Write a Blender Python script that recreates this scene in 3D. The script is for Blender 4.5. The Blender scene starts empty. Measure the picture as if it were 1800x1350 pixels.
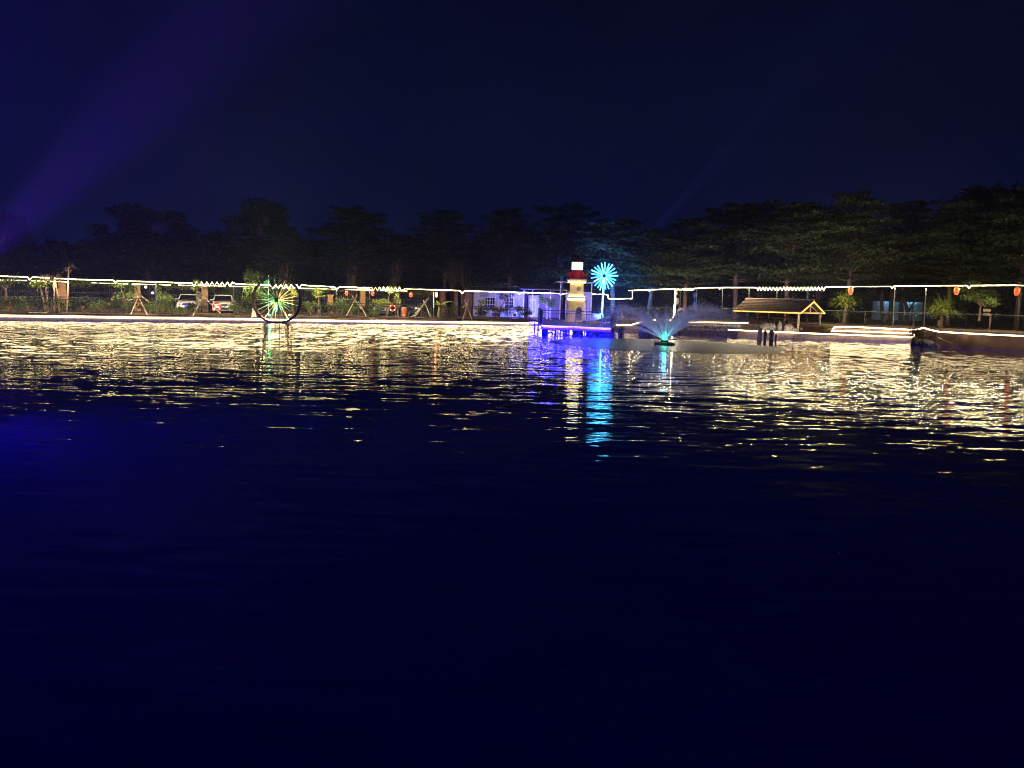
import bpy, bmesh, math, random
import numpy as np
from mathutils import Vector, Matrix, Euler

R = math.radians
LW = 55                                     # watts per metre of rope light
HAZE, BEAM = .0010, 340000
SC = bpy.context.scene
COL = SC.collection
random.seed(7)

# ------------------------------------------------------------------ camera
PW, PH, FPX = 1800, 1350, 1352.0        # the photograph's frame and focal length in its own pixels
CAM = Vector((0, 0, 2.7))
PITCH = math.atan(152.0 / FPX)
ROLL = R(1.5)
FWD = Vector((0, math.cos(PITCH), -math.sin(PITCH)))
R0 = Vector((1, 0, 0)); U0 = R0.cross(FWD)
RGT = R0 * math.cos(ROLL) + U0 * math.sin(ROLL)
UPV = U0 * math.cos(ROLL) - R0 * math.sin(ROLL)
cam_d = bpy.data.cameras.new('camera')
cam = bpy.data.objects.new('camera', cam_d); COL.objects.link(cam)
m3 = Matrix((RGT, UPV, -FWD)).transposed()
cam.matrix_world = Matrix.Translation(CAM) @ m3.to_4x4()
cam_d.sensor_fit = 'HORIZONTAL'; cam_d.sensor_width = 36.0
cam_d.lens = 36.0 * FPX / PW
cam_d.clip_end = 3000; cam_d.clip_start = 0.1
SC.camera = cam

# ------------------------------------------------------------------ world: night sky
wd = bpy.data.worlds.new('World'); SC.world = wd; wd.use_nodes = True
nt = wd.node_tree; nt.nodes.clear()
wo = nt.nodes.new('ShaderNodeOutputWorld'); bg = nt.nodes.new('ShaderNodeBackground')
tc = nt.nodes.new('ShaderNodeTexCoord'); sep = nt.nodes.new('ShaderNodeSeparateXYZ')
nt.links.new(tc.outputs['Generated'], sep.inputs[0])
rp = nt.nodes.new('ShaderNodeValToRGB')
els = rp.color_ramp.elements
els[0].position = 0.0; els[0].color = (0.0030, 0.0050, 0.033, 1)
els[1].position = 0.75; els[1].color = (0.0006, 0.0008, 0.010, 1)
e = els.new(0.17); e.color = (0.0012, 0.0026, 0.021, 1)
e = els.new(0.38); e.color = (0.0004, 0.0010, 0.0115, 1)
nt.links.new(sep.outputs['Z'], rp.inputs['Fac'])
cn = nt.nodes.new('ShaderNodeTexNoise'); cn.inputs['Scale'].default_value = 2.2; cn.inputs['Detail'].default_value = 4
cmap = nt.nodes.new('ShaderNodeMapping'); cmap.inputs['Scale'].default_value = (1, 1, 3.2)
nt.links.new(tc.outputs['Generated'], cmap.inputs[0]); nt.links.new(cmap.outputs[0], cn.inputs['Vector'])
mr = nt.nodes.new('ShaderNodeMapRange'); mr.inputs['From Min'].default_value = .3; mr.inputs['From Max'].default_value = .7
mr.inputs['To Min'].default_value = .72; mr.inputs['To Max'].default_value = 1.3
nt.links.new(cn.outputs['Fac'], mr.inputs['Value'])
nt.links.new(rp.outputs['Color'], bg.inputs['Color']); nt.links.new(mr.outputs[0], bg.inputs['Strength'])
nt.links.new(bg.outputs[0], wo.inputs['Surface'])

SC.render.engine = 'CYCLES'
SC.view_settings.view_transform = 'Standard'; SC.view_settings.look = 'None'
SC.view_settings.exposure = 0; SC.view_settings.gamma = 1; SC.view_settings.use_curve_mapping = False
cy = SC.cycles
cy.use_denoising = True
try: cy.denoiser = 'OPENIMAGEDENOISE'
except Exception: pass
cy.max_bounces = 5; cy.diffuse_bounces = 2; cy.glossy_bounces = 3; cy.transparent_max_bounces = 8
cy.volume_bounces = 0; cy.volume_max_steps = 64; cy.caustics_reflective = False; cy.caustics_refractive = False
cy.sample_clamp_indirect = 1.9
cy.use_light_tree = True
cy.pixel_filter_type = 'BLACKMAN_HARRIS'; cy.filter_width = 1.05

# ------------------------------------------------------------------ where photographed points stand
def ray(px, py): return (FWD + RGT * ((px - 900) / FPX) + UPV * ((675 - py) / FPX))
def at_y(px, py, Y):
    d = ray(px, py); return CAM + d * ((Y - CAM.y) / d.y)
def at_z(px, py, z):
    d = ray(px, py); return CAM + d * ((z - CAM.z) / d.z)
LT = Vector((0.911, 0.412, 0)); LN = Vector((-0.412, 0.911, 0)); LB = Vector((0, 76, 0)); LROT = math.atan2(.412, .911)
RT = Vector((0.832, -0.555, 0)); RN = Vector((0.555, 0.832, 0)); RROT = math.atan2(-.555, .832)
def at_l(px, py, d):                      # on the vertical plane d metres behind the straight shore of the far bank
    q = ray(px, py); return CAM + q * (((LB - CAM).dot(LN) + d) / q.dot(LN))
def foot_l(px, d, z):
    p = at_l(px, 540, d); return Vector((p.x, p.y, z))
def foot_y(px, Y, z):
    p = at_y(px, 540, Y); return Vector((p.x, p.y, z))

# ------------------------------------------------------------------ materials
MATS = {}
def mat(name, col, rough=.7, vary=.25, scale=3.0, emit=None, strength=0, metal=0, bump=0, spec=.3, trans=0):
    if name in MATS: return MATS[name]
    m = bpy.data.materials.new(name); m.use_nodes = True
    n = m.node_tree; b = n.nodes['Principled BSDF']
    b.inputs['Roughness'].default_value = rough; b.inputs['Metallic'].default_value = metal
    b.inputs['Specular IOR Level'].default_value = spec
    t = n.nodes.new('ShaderNodeTexCoord'); ns = n.nodes.new('ShaderNodeTexNoise')
    ns.inputs['Scale'].default_value = scale; ns.inputs['Detail'].default_value = 5
    n.links.new(t.outputs['Object'], ns.inputs['Vector'])
    cr = n.nodes.new('ShaderNodeValToRGB')
    cr.color_ramp.elements[0].position = .3; cr.color_ramp.elements[1].position = .7
    cr.color_ramp.elements[0].color = (*[c * (1 - vary) for c in col], 1)
    cr.color_ramp.elements[1].color = (*[min(1, c * (1 + vary)) for c in col], 1)
    n.links.new(ns.outputs['Fac'], cr.inputs['Fac']); n.links.new(cr.outputs['Color'], b.inputs['Base Color'])
    if bump:
        bp = n.nodes.new('ShaderNodeBump'); bp.inputs['Strength'].default_value = bump; bp.inputs['Distance'].default_value = .03
        n.links.new(ns.outputs['Fac'], bp.inputs['Height']); n.links.new(bp.outputs[0], b.inputs['Normal'])
    if emit:
        b.inputs['Emission Color'].default_value = (*emit, 1); b.inputs['Emission Strength'].default_value = strength
    MATS[name] = m
    return m
def leaf_mat(name, col, col2):
    if name in MATS: return MATS[name]
    m = bpy.data.materials.new(name); m.use_nodes = True
    n = m.node_tree; n.nodes.clear()
    o = n.nodes.new('ShaderNodeOutputMaterial'); mx = n.nodes.new('ShaderNodeMixShader')
    d = n.nodes.new('ShaderNodeBsdfDiffuse'); tr = n.nodes.new('ShaderNodeBsdfTranslucent')
    gi = n.nodes.new('ShaderNodeNewGeometry'); cr = n.nodes.new('ShaderNodeValToRGB')
    cr.color_ramp.elements[0].color = (*col, 1); cr.color_ramp.elements[1].color = (*col2, 1)
    n.links.new(gi.outputs['Random Per Island'], cr.inputs['Fac'])
    n.links.new(cr.outputs[0], d.inputs['Color']); n.links.new(cr.outputs[0], tr.inputs['Color'])
    mx.inputs['Fac'].default_value = .35
    n.links.new(d.outputs[0], mx.inputs[1]); n.links.new(tr.outputs[0], mx.inputs[2]); n.links.new(mx.outputs[0], o.inputs['Surface'])
    MATS[name] = m; return m
def glow(name, col, strength, sampled=False, uneven=0):
    if name in MATS: return MATS[name]
    m = bpy.data.materials.new(name); m.use_nodes = True
    n = m.node_tree; n.nodes.clear()
    o = n.nodes.new('ShaderNodeOutputMaterial'); em = n.nodes.new('ShaderNodeEmission')
    em.inputs['Color'].default_value = (*col, 1); em.inputs['Strength'].default_value = strength
    n.links.new(em.outputs[0], o.inputs['Surface']); MATS[name] = m
    if uneven:                                # led rope is never evenly bright: worn, dimmed and doubled stretches
        t = n.nodes.new('ShaderNodeTexCoord'); ns = n.nodes.new('ShaderNodeTexNoise'); ns.inputs['Scale'].default_value = uneven; ns.inputs['Detail'].default_value = 3
        mp = n.nodes.new('ShaderNodeMapRange'); mp.inputs['From Min'].default_value = .36; mp.inputs['From Max'].default_value = .66
        mp.inputs['To Min'].default_value = strength*.14; mp.inputs['To Max'].default_value = strength*2.0
        n.links.new(t.outputs['Object'], ns.inputs['Vector']); n.links.new(ns.outputs['Fac'], mp.inputs['Value']); n.links.new(mp.outputs[0], em.inputs['Strength'])
    if not sampled: m.cycles.emission_sampling = 'NONE'
    return m

WARM = (1.0, .76, .38)
M_STRIP = glow('kerb_light', WARM, 10)
M_ROPE = glow('rope_light', (1.0, .77, .36), 32, uneven=.75)
M_ROPE2 = glow('fence_rope_light', (1.0, .84, .34), 6, uneven=1.1)
M_AMBER = glow('amber_light', (1.0, .50, .09), 3.0)
M_LAV = glow('lavender_light', (.42, .34, 1.0), 3.2)
M_BLUE = glow('blue_light', (.0007, .0002, 1.0), 300)
M_CYAN = glow('cyan_light', (.035, .42, 1.0), 9, True)
M_CYANW = glow('pale_cyan_light', (.10, .62, 1.0), 11)
M_LAMP = glow('lamp_room_light', (1.0, .97, .88), 5, True)
M_RING = glow('ring_light', (1.0, .72, .13), 60, True)
M_GREEN = glow('green_lens', (.002, 1.0, .25), 200)
M_YEL = glow('yellow_lens', (1.0, .66, .18), 30)
M_FLAME = glow('orange_lens', (1.0, .30, .06), 14, True)
M_LANT = mat('lantern_silk', (.75, .09, .03), .7, .15, 8, (1.0, .12, .03), 1.1)
M_TEAL = glow('teal_lens', (.02, 1.0, .42), 18)
M_PALE = glow('added_blue_tube', (.45, .8, 1.0), 26)
M_CONC = mat('kerb_concrete', (.42, .38, .36), .85, .3, 4, bump=.4)
M_EARTH = mat('bank_earth', (.12, .075, .055), .95, .5, 1.3, bump=.6)
M_GRASS = mat('ground_soil', (.06, .055, .035), .95, .5, .8)
M_IRON = mat('dark_iron', (.05, .05, .055), .5, .3, 6, metal=.3)
M_POLE = mat('pole_grey', (.12, .12, .13), .6, .15, 5)
M_BAR = mat('fence_bar', (.10, .095, .13), .6, .2, 5)
M_GREY = mat('grey_paint', (.30, .29, .31), .6, .15, 5)
M_WHITE = mat('white_paint', (.78, .77, .76), .5, .08, 5)
M_CREAM = mat('cream_render', (.74, .62, .40), .75, .08, 3)
M_PILLAR = mat('tan_render', (.68, .38, .20), .85, .25, 4, bump=.3)
M_BROWN = mat('brown_render', (.30, .16, .11), .85, .25, 4)
M_RED = mat('red_paint', (.72, .012, .03), .45, .12, 4)
M_DKRED = mat('dark_red_paint', (.06, .006, .008), .5, .2, 4)
M_BAMBOO = mat('bamboo', (.64, .50, .33), .6, .3, 9)
M_WOOD = mat('weathered_wood', (.26, .18, .12), .85, .35, 7)
M_DKWOOD = mat('dark_wood', (.075, .05, .04), .85, .4, 6)
M_PALEWOOD = mat('pale_wood', (.55, .46, .33), .8, .25, 6)
M_DECK = mat('deck_wood', (.28, .24, .26), .75, .3, 5)
M_BARK = mat('bark', (.20, .14, .095), .95, .4, 5, bump=.5)
M_PBARK = mat('pale_bark', (.27, .19, .13), .9, .35, 4, bump=.4)
M_STONE = mat('stone', (.22, .2, .19), .9, .35, 2.5, bump=.7)
M_PSTONE = mat('pale_stone', (.34, .29, .23), .9, .25, 3, bump=.6)
M_GLASS = mat('dark_glass', (.012, .014, .018), .08, .1, 2, spec=.6)
M_TYRE = mat('tyre_rubber', (.02, .02, .02), .8, .2, 6)
M_CHROME = mat('chrome', (.7, .7, .7), .2, .05, 5, metal=1)
M_HEAD = mat('headlight_glass', (.75, .75, .7), .1, .05, 5, spec=.6)
M_RING1 = mat('life_ring_red', (.75, .07, .04), .5, .12, 5)
M_RINGW = mat('life_ring_white', (.8, .78, .74), .5, .08, 5)
M_CORR = mat('corrugated_white', (.55, .55, .60), .5, .1, 1.2)
M_ROOFM = mat('sheet_roof', (.38, .38, .42), .6, .3, 1.0)
M_PBLUE = mat('pale_blue_wall', (.35, .62, .78), .7, .12, .8)
M_DARKW = mat('dark_wall', (.055, .05, .06), .9, .3, 1)
M_THATCH = mat('thatch', (.105, .062, .036), .95, .55, 6, bump=.8)
M_BLACK = mat('black_plastic', (.018, .018, .02), .45, .2, 5)
M_BLUEP = mat('blue_paint', (.05, .09, .55), .5, .15, 5)
M_ORANGEP = mat('orange_plastic', (.75, .22, .10), .6, .15, 4)
L_TREE = leaf_mat('tree_leaf', (.035, .06, .025), (.07, .11, .04))
L_TREE2 = leaf_mat('layered_tree_leaf', (.045, .07, .035), (.09, .12, .055))
L_SHRUB = leaf_mat('shrub_leaf', (.07, .11, .03), (.16, .21, .06))
L_LIGHT = leaf_mat('light_leaf', (.16, .22, .04), (.30, .34, .07))
L_DARK = leaf_mat('dark_leaf', (.02, .03, .018), (.05, .06, .03))
L_FLOWER = leaf_mat('flower_petal', (.65, .09, .06), (.75, .25, .16))
L_DRY = leaf_mat('dry_twig', (.10, .075, .05), (.17, .13, .08))

# ------------------------------------------------------------------ mesh helpers
class MB:
    def __init__(s): s.v = []; s.f = []
    def quad(s, a, b, c, d):
        i = len(s.v); s.v += [tuple(a), tuple(b), tuple(c), tuple(d)]; s.f.append((i, i+1, i+2, i+3)); return s
    def poly(s, pts):
        i = len(s.v); s.v += [tuple(p) for p in pts]; s.f.append(tuple(range(i, i + len(pts)))); return s
    def box(s, c, size, rz=0, rot=None):
        mtx = rot if rot is not None else Matrix.Rotation(rz, 3, 'Z')
        hx, hy, hz = size[0]/2, size[1]/2, size[2]/2; i = len(s.v); c = Vector(c)
        for x, y, z in ((-hx,-hy,-hz),(hx,-hy,-hz),(hx,hy,-hz),(-hx,hy,-hz),(-hx,-hy,hz),(hx,-hy,hz),(hx,hy,hz),(-hx,hy,hz)):
            s.v.append(tuple(c + mtx @ Vector((x, y, z))))
        s.f += [tuple(i + k for k in q) for q in ((3,2,1,0),(4,5,6,7),(0,1,5,4),(1,2,6,5),(2,3,7,6),(3,0,4,7))]
        return s
    def tube(s, pts, r, n=6, closed=False):
        pts = [Vector(p) for p in pts]; N = len(pts); base = len(s.v)
        for k, p in enumerate(pts):
            if closed: d = pts[(k+1) % N] - pts[k-1]
            else: d = pts[min(k+1, N-1)] - pts[max(k-1, 0)]
            d = d.normalized() if d.length > 1e-9 else Vector((0, 0, 1))
            a = Vector((0, 0, 1)) if abs(d.z) < .9 else Vector((1, 0, 0))
            u = d.cross(a).normalized(); w = d.cross(u)
            rr = r[k] if hasattr(r, '__len__') else r
            for j in range(n):
                t = 2 * math.pi * j / n; s.v.append(tuple(p + (u * math.cos(t) + w * math.sin(t)) * rr))
        for k in range(N if closed else N - 1):
            k2 = (k + 1) % N
            for j in range(n):
                s.f.append((base + k*n + j, base + k*n + (j+1) % n, base + k2*n + (j+1) % n, base + k2*n + j))
        if not closed:
            s.f.append(tuple(base + j for j in range(n))[::-1]); s.f.append(tuple(base + (N-1)*n + j for j in range(n)))
        return s
    def lathe(s, prof, n=20, c=(0, 0, 0), cap=True):
        base = len(s.v); c = Vector(c)
        for r, z in prof:
            for j in range(n):
                t = 2*math.pi*j/n; s.v.append((c.x + r*math.cos(t), c.y + r*math.sin(t), c.z + z))
        for k in range(len(prof)-1):
            for j in range(n):
                s.f.append((base+k*n+j, base+k*n+(j+1)%n, base+(k+1)*n+(j+1)%n, base+(k+1)*n+j))
        if cap:
            s.f.append(tuple(base+j for j in range(n))[::-1]); s.f.append(tuple(base+(len(prof)-1)*n+j for j in range(n)))
        return s
    def blob(s, c, rad, seed=0, rough=.25, n=10, m=7):
        rnd = random.Random(seed); base = len(s.v); c = Vector(c)
        for k in range(1, m):
            ph = math.pi*k/m
            for j in range(n):
                t = 2*math.pi*j/n; q = 1 + rnd.uniform(-rough, rough)
                s.v.append((c.x+rad[0]*q*math.sin(ph)*math.cos(t), c.y+rad[1]*q*math.sin(ph)*math.sin(t), c.z+rad[2]*q*math.cos(ph)))
        for k in range(m-2):
            for j in range(n):
                s.f.append((base+k*n+j, base+(k+1)*n+j, base+(k+1)*n+(j+1)%n, base+k*n+(j+1)%n))
        s.f.append(tuple(base+j for j in range(n))); s.f.append(tuple(base+(m-2)*n+j for j in range(n))[::-1])
        return s
    def leaves(s, C, size, rng, flat=.0, ratio=.45, droop=0.0):
        """many leaf-shaped quads with their middles at C"""
        C = np.asarray(C, float); n = len(C)
        a = rng.normal(size=(n, 3)); a[:, 2] = a[:, 2] * (1 - flat) - droop
        a /= np.linalg.norm(a, axis=1)[:, None]
        b = rng.normal(size=(n, 3)); b[:, 2] *= (1 - flat)
        b -= (a*b).sum(1)[:, None]*a; b /= np.linalg.norm(b, axis=1)[:, None] + 1e-9
        L = size * rng.uniform(.6, 1.35, n)[:, None]; w = L * ratio
        V = np.stack([C - a*L/2, C + b*w/2 - a*L*.05, C + a*L/2, C - b*w/2 - a*L*.05], 1).reshape(-1, 3)
        i = len(s.v); s.v += [tuple(x) for x in V.tolist()]
        s.f += [(i+4*k, i+4*k+1, i+4*k+2, i+4*k+3) for k in range(n)]
        return s
    def build(s, name, m, parent=None, world=False, smooth=False):
        me = bpy.data.meshes.new(name)
        v = s.v
        if world and parent is not None:
            l = parent['base']; v = [(a[0]-l[0], a[1]-l[1], a[2]-l[2]) for a in v]
        me.from_pydata(v, [], s.f); me.update()
        ob = bpy.data.objects.new(name, me); COL.objects.link(ob)
        if m: me.materials.append(m)
        if parent is not None: ob.parent = parent
        if smooth: me.polygons.foreach_set('use_smooth', [True]*len(me.polygons))
        return ob

def tag(o, label, cat, group=None):
    o['label'] = label; o['category'] = cat
    if group: o['group'] = group
    return o
def thing(name, label, cat, loc=(0, 0, 0), rz=0, group=None, scale=1):
    o = bpy.data.objects.new(name, None); COL.objects.link(o); o.empty_display_size = .2
    o.location = loc; o.rotation_euler = (0, 0, rz); o['base'] = tuple(loc)
    if scale != 1: o.scale = (scale,)*3 if not hasattr(scale, '__len__') else scale
    return tag(o, label, cat, group)
def struct(o): o['kind'] = 'structure'; return o
def stuff(o): o['kind'] = 'stuff'; return o
def dup(root, label, loc, rz=0, scale=1, group=None):
    def cp(o, par):
        c = o.copy(); COL.objects.link(c)
        if par is not None: c.parent = par
        for ch in o.children: cp(ch, c)
        return c
    r = cp(root, None); r.location = loc; r.rotation_euler = (0, 0, rz); r['base'] = tuple(loc)
    r.scale = (scale,)*3 if not hasattr(scale, '__len__') else scale
    r['label'] = label
    if group: r['group'] = group
    return r
def lamp(name, kind, loc, col, watts, parent=None, target=None, size=.1, angle=60, blend=.5):
    d = bpy.data.lights.new(name, kind); d.color = col; d.energy = watts; d.shadow_soft_size = size
    if kind == 'SPOT': d.spot_size = R(angle); d.spot_blend = blend
    o = bpy.data.objects.new(name, d); COL.objects.link(o); o.location = loc
    if target is not None: o.rotation_euler = (Vector(target) - Vector(loc)).to_track_quat('-Z', 'Y').to_euler()
    return o

# ------------------------------------------------------------------ large structure: water, ground, banks
SHORE_L = [LB + LT*s for s in (-150, -60, -43, -30, -20, -10, 0, 6)]
SHORE_R = [Vector(p) for p in ((7.6, 77.5, 0), (8.8, 69.2, 0), (11.8, 67.6, 0), (14, 66.6, 0), (20, 63.6, 0), (20.6, 62.6, 0), (31.9, 60.9, 0), (30.2, 55.4, 0), (34.6, 51, 0), (46, 42, 0), (120, -5, 0))]

def water_material():
    m = bpy.data.materials.new('lake_water'); m.use_nodes = True
    n = m.node_tree; b = n.nodes['Principled BSDF']
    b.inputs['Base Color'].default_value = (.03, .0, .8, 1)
    b.inputs['Roughness'].default_value = .03; b.inputs['IOR'].default_value = 1.33
    b.inputs['Specular IOR Level'].default_value = .5
    g = n.nodes.new('ShaderNodeNewGeometry')
    def nz(sx, sy, scale, det, rough=.5, w=0):
        mp = n.nodes.new('ShaderNodeMapping'); mp.inputs['Scale'].default_value = (sx, sy, 1); mp.inputs['Location'].default_value = (w, w*2, w)
        mp.inputs['Rotation'].default_value = (0, 0, R(6 if w else -5))
        t = n.nodes.new('ShaderNodeTexNoise'); t.inputs['Scale'].default_value = scale; t.inputs['Detail'].default_value = det
        t.inputs['Roughness'].default_value = rough
        n.links.new(g.outputs['Position'], mp.inputs[0]); n.links.new(mp.outputs[0], t.inputs['Vector']); return t
    def vm(op, a, b_):
        x = n.nodes.new('ShaderNodeVectorMath'); x.operation = op
        for k, q in enumerate((a, b_)):
            if isinstance(q, tuple): x.inputs[k].default_value = q
            else: n.links.new(q, x.inputs[k])
        return x.outputs[0]
    A = nz(.34, 1.9, 2.0, 1)            # wavelets
    B = nz(.6, 2.6, 6.0, 1, w=13)          # small ripple
    D = nz(2.2, .50, 1.0, 1.5, w=53)          # ruffled streaks, stronger towards the far bank
    Cc = nz(.3, .8, .22, 2, w=31)          # gusts: patches of calmer water
    a = vm('MULTIPLY', vm('SUBTRACT', A.outputs['Color'], (.5, .5, .5)), (.032, .18, 0))
    c = vm('MULTIPLY', vm('SUBTRACT', B.outputs['Color'], (.5, .5, .5)), (.03, .12, 0))
    gm = n.nodes.new('ShaderNodeMapRange'); gm.inputs['From Min'].default_value = .35; gm.inputs['From Max'].default_value = .65
    gm.inputs['To Min'].default_value = .75; gm.inputs['To Max'].default_value = 1.2
    n.links.new(Cc.outputs['Fac'], gm.inputs['Value'])
    sx_ = n.nodes.new('ShaderNodeSeparateXYZ'); n.links.new(g.outputs['Position'], sx_.inputs[0])
    ym = n.nodes.new('ShaderNodeMapRange'); ym.inputs['From Min'].default_value = 22; ym.inputs['From Max'].default_value = 48
    n.links.new(sx_.outputs['Y'], ym.inputs['Value'])
    dd_ = n.nodes.new('ShaderNodeVectorMath'); dd_.operation = 'SCALE'
    n.links.new(vm('MULTIPLY', vm('SUBTRACT', D.outputs['Color'], (.5, .5, .5)), (.03, .15, 0)), dd_.inputs[0]); n.links.new(ym.outputs[0], dd_.inputs['Scale'])
    sm = vm('ADD', vm('ADD', a, c), dd_.outputs[0])
    sc = n.nodes.new('ShaderNodeVectorMath'); sc.operation = 'SCALE'
    n.links.new(sm, sc.inputs[0]); n.links.new(gm.outputs[0], sc.inputs['Scale'])
    nn = vm('ADD', sc.outputs[0], (0, 0, 1))
    nm = n.nodes.new('ShaderNodeVectorMath'); nm.operation = 'NORMALIZE'; n.links.new(nn, nm.inputs[0])
    n.links.new(nm.outputs[0], b.inputs['Normal'])
    return m
w = MB().quad((-245, -14, 0), (245, -14, 0), (245, 130, 0), (-245, 130, 0)).build('water', water_material()); struct(w)

g = MB()
pts = [Vector((p.x, p.y, .5)) for p in SHORE_L] + [Vector((p.x, p.y, .5)) for p in SHORE_R]
pts = [p + (LN*1.2 if i < len(SHORE_L) else RN*1.0) for i, p in enumerate(pts)]
g.poly(pts + [Vector((246, -4, .5)), Vector((246, 143, .5)), Vector((-246, 143, .5)), Vector((-246, 16, .5))])
go = g.build('ground', M_GRASS); struct(go)
bm = bmesh.new(); bm.from_mesh(go.data); bmesh.ops.triangulate(bm, faces=bm.faces); bm.to_mesh(go.data); bm.free()

def strip_bank(name, path, nrm, prof, m, jitter=0, sub=1):
    rnd = random.Random(3); b = MB(); P = []
    for i in range(len(path)-1):
        for k in range(sub): P.append(path[i].lerp(path[i+1], k/sub))
    P.append(path[-1])
    for p in P:
        for k, (d, z) in enumerate(prof):
            q = p + nrm*d; j = jitter if 0 < k < len(prof)-1 else 0
            b.v.append((q.x, q.y, z + rnd.uniform(-j, j)))
    n = len(prof)
    for i in range(len(P)-1):
        for k in range(n-1): b.f.append((i*n+k, (i+1)*n+k, (i+1)*n+k+1, i*n+k+1))
    return b.build(name, m)
struct(strip_bank('kerb_wall', SHORE_L, LN, [(0, -1), (0, .26), (.36, .26), (.36, .1)], M_CONC))
struct(strip_bank('earth_bank', SHORE_L, LN, [(.37, .05), (.4, .23), (.9, .38), (1.6, .52), (3.2, .6), (8, .62), (14, .6), (24, .49)], M_EARTH, .04, 14))

# raised bank on the other shore, with the retaining wall and the lower ledge under the pavilion
rb = MB(); path = SHORE_R
RTOP = [Vector((7.9, 79, 0)), Vector((9.0, 69.6, 0)), Vector((11.9, 68, 0)), Vector((13.5, 67.4, 0)), Vector((20.6, 64.8, 0)), Vector((26, 63.2, 0)), Vector((33, 62.2, 0)), Vector((30.5, 55.7, 0)), Vector((34.8, 51.3, 0)), Vector((46.2, 42.3, 0)), Vector((120, -4.5, 0))]
ZT = [.55, .55, .55, .95, 1.0, 1.0, 1.0, 1.0, 1.0, 1.0, 1.0]
for p, z in zip(RTOP, ZT):
    rb.v += [(p.x, p.y, -1), (p.x, p.y, z), (p.x+RN.x*2.2, p.y+RN.y*2.2, max(z, .95)+.12), (p.x+RN.x*12, p.y+RN.y*12, 1.15), (p.x+RN.x*40, p.y+RN.y*40, 1.1), (p.x+RN.x*78, p.y+RN.y*78, 1.0)]
for i in range(len(RTOP)-1):
    for k in range(5): rb.f.append((i*6+k, (i+1)*6+k, (i+1)*6+k+1, i*6+k+1))
struct(rb.build('raised_bank', M_EARTH))
lg = MB()                                   # the low ledge at the water
LEDGE = [Vector((18.6, 64.0, 0)), Vector((20.6, 62.6, 0)), Vector((26, 61.8, 0)), Vector((31.9, 60.9, 0)), Vector((32.8, 62.4, 0)), Vector((26, 64, 0)), Vector((20, 65.4, 0))]
lg.poly([(p.x, p.y, .4) for p in LEDGE])
for i in range(len(LEDGE)):
    a, b = LEDGE[i], LEDGE[(i+1) % len(LEDGE)]; lg.quad((a.x, a.y, -1), (b.x, b.y, -1), (b.x, b.y, .4), (a.x, a.y, .4))
M_LEDGE = mat('ledge_concrete', (.17, .13, .11), .9, .35, 3, bump=.5)
struct(lg.build('ledge', M_LEDGE))
for k, (z, dy) in enumerate(((.66, .55), (.9, 1.1))):
    a = at_y(1462 - 6*k, 560, 61.9 + dy); b = at_y(1607, 560, 60.9 + dy)
    st = MB(); c = (a+b)/2; c.z = z/2 + .1
    st.box((c.x, c.y + .5, c.z), ((b-a).length, 1.1, z - .2), math.atan2(b.y-a.y, b.x-a.x))
    tag(st.build('terrace_step', M_LEDGE), ('lower' if k == 0 else 'upper') + ' concrete terrace step edged with a warm light strip', 'step', 'terrace steps at the water')

def line_lamp(a, b, watts, d, col=(1, .84, .56)):
    # the light a straight run of rope light gives off
    a, b, d = Vector(a), Vector(b), Vector(d).normalized(); x = (b-a).normalized(); z = -(d - x*d.dot(x)).normalized(); y = z.cross(x)
    l = bpy.data.lights.new('rope_lamp', 'AREA'); l.shape = 'RECTANGLE'; l.size = (b-a).length; l.size_y = .03; l.energy = watts; l.color = col; l.specular_factor = 0
    o = bpy.data.objects.new('rope_lamp', l); COL.objects.link(o); o.matrix_world = Matrix.Translation((a+b)/2 - Vector((0, 0, .05))) @ Matrix((x, y, z)).transposed().to_4x4()
    return o
# ------------------------------------------------------------------ rope lights and light strips
def wig(pts, seg=1.0, amp=.02, seed=1):
    rnd = random.Random(seed); out = []
    for i in range(len(pts)-1):
        a, b = Vector(pts[i]), Vector(pts[i+1]); n = max(1, int((b-a).length/seg))
        for k in range(n):
            p = a.lerp(b, k/n)
            if k: p.z += rnd.uniform(-amp, amp)
            out.append(p)
    out.append(Vector(pts[-1])); return out
def rope(label, pts, r, m, name='rope_light', cat='rope light', group=None, n=5):
    return tag(MB().tube(pts, r, n).build(name, m), label, cat, group)

rope('warm light strip running the whole length of the concrete kerb at the water', wig([at_l(px, py, -.03) for px, py in ((-700, 548), (-250, 551.5), (0, 555), (300, 559), (600, 564), (850, 567), (936, 568.5), (1012, 569.4), (1070, 570))], 2.5, .012), .07, M_STRIP, 'light_strip', 'light strip')
# upper string on the far bank with its zigzags and dips
DU = 2.2
up = [(-500, 472), (-100, 483), (0, 485.5), (48, 487), (52, 492), (57, 487), (82, 488.5), (130, 491), (200, 493), (203, 497), (207, 493.5), (300, 496.5), (338, 498)]
for k in range(8): up += [(341 + 9*k, 502.8 + .1*k), (345.5 + 9*k, 495.4 + .1*k)]
up += [(415, 499.2), (474, 501)]
for k in range(6): up += [(480 + 9.2*k, 507.4), (484.5 + 9.2*k, 500)]
up += [(540, 502), (588, 504.2), (592, 509), (596, 504.5), (650, 506)]
for k in range(8): up += [(653 + 7*k, 504.6), (656.5 + 7*k, 511)]
up += [(712, 507.6), (758, 509.3), (808, 510.8), (812.5, 516), (817, 511.3), (862, 512.8), (910, 514), (913, 516.8), (917, 514.2), (983, 516), (986, 518.3), (990, 516.3), (1062, 517.5)]
string_up = [at_l(px, py, DU) for px, py in up]
rope('long white light string strung on thin poles above the far bank, with zigzag stretches', string_up, .024, M_ROPE)
lo = [(-500, 480), (0, 491.5), (100, 495), (200, 498.5), (300, 501), (400, 503), (475, 505), (600, 508.8), (700, 511), (760, 513)]
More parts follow.
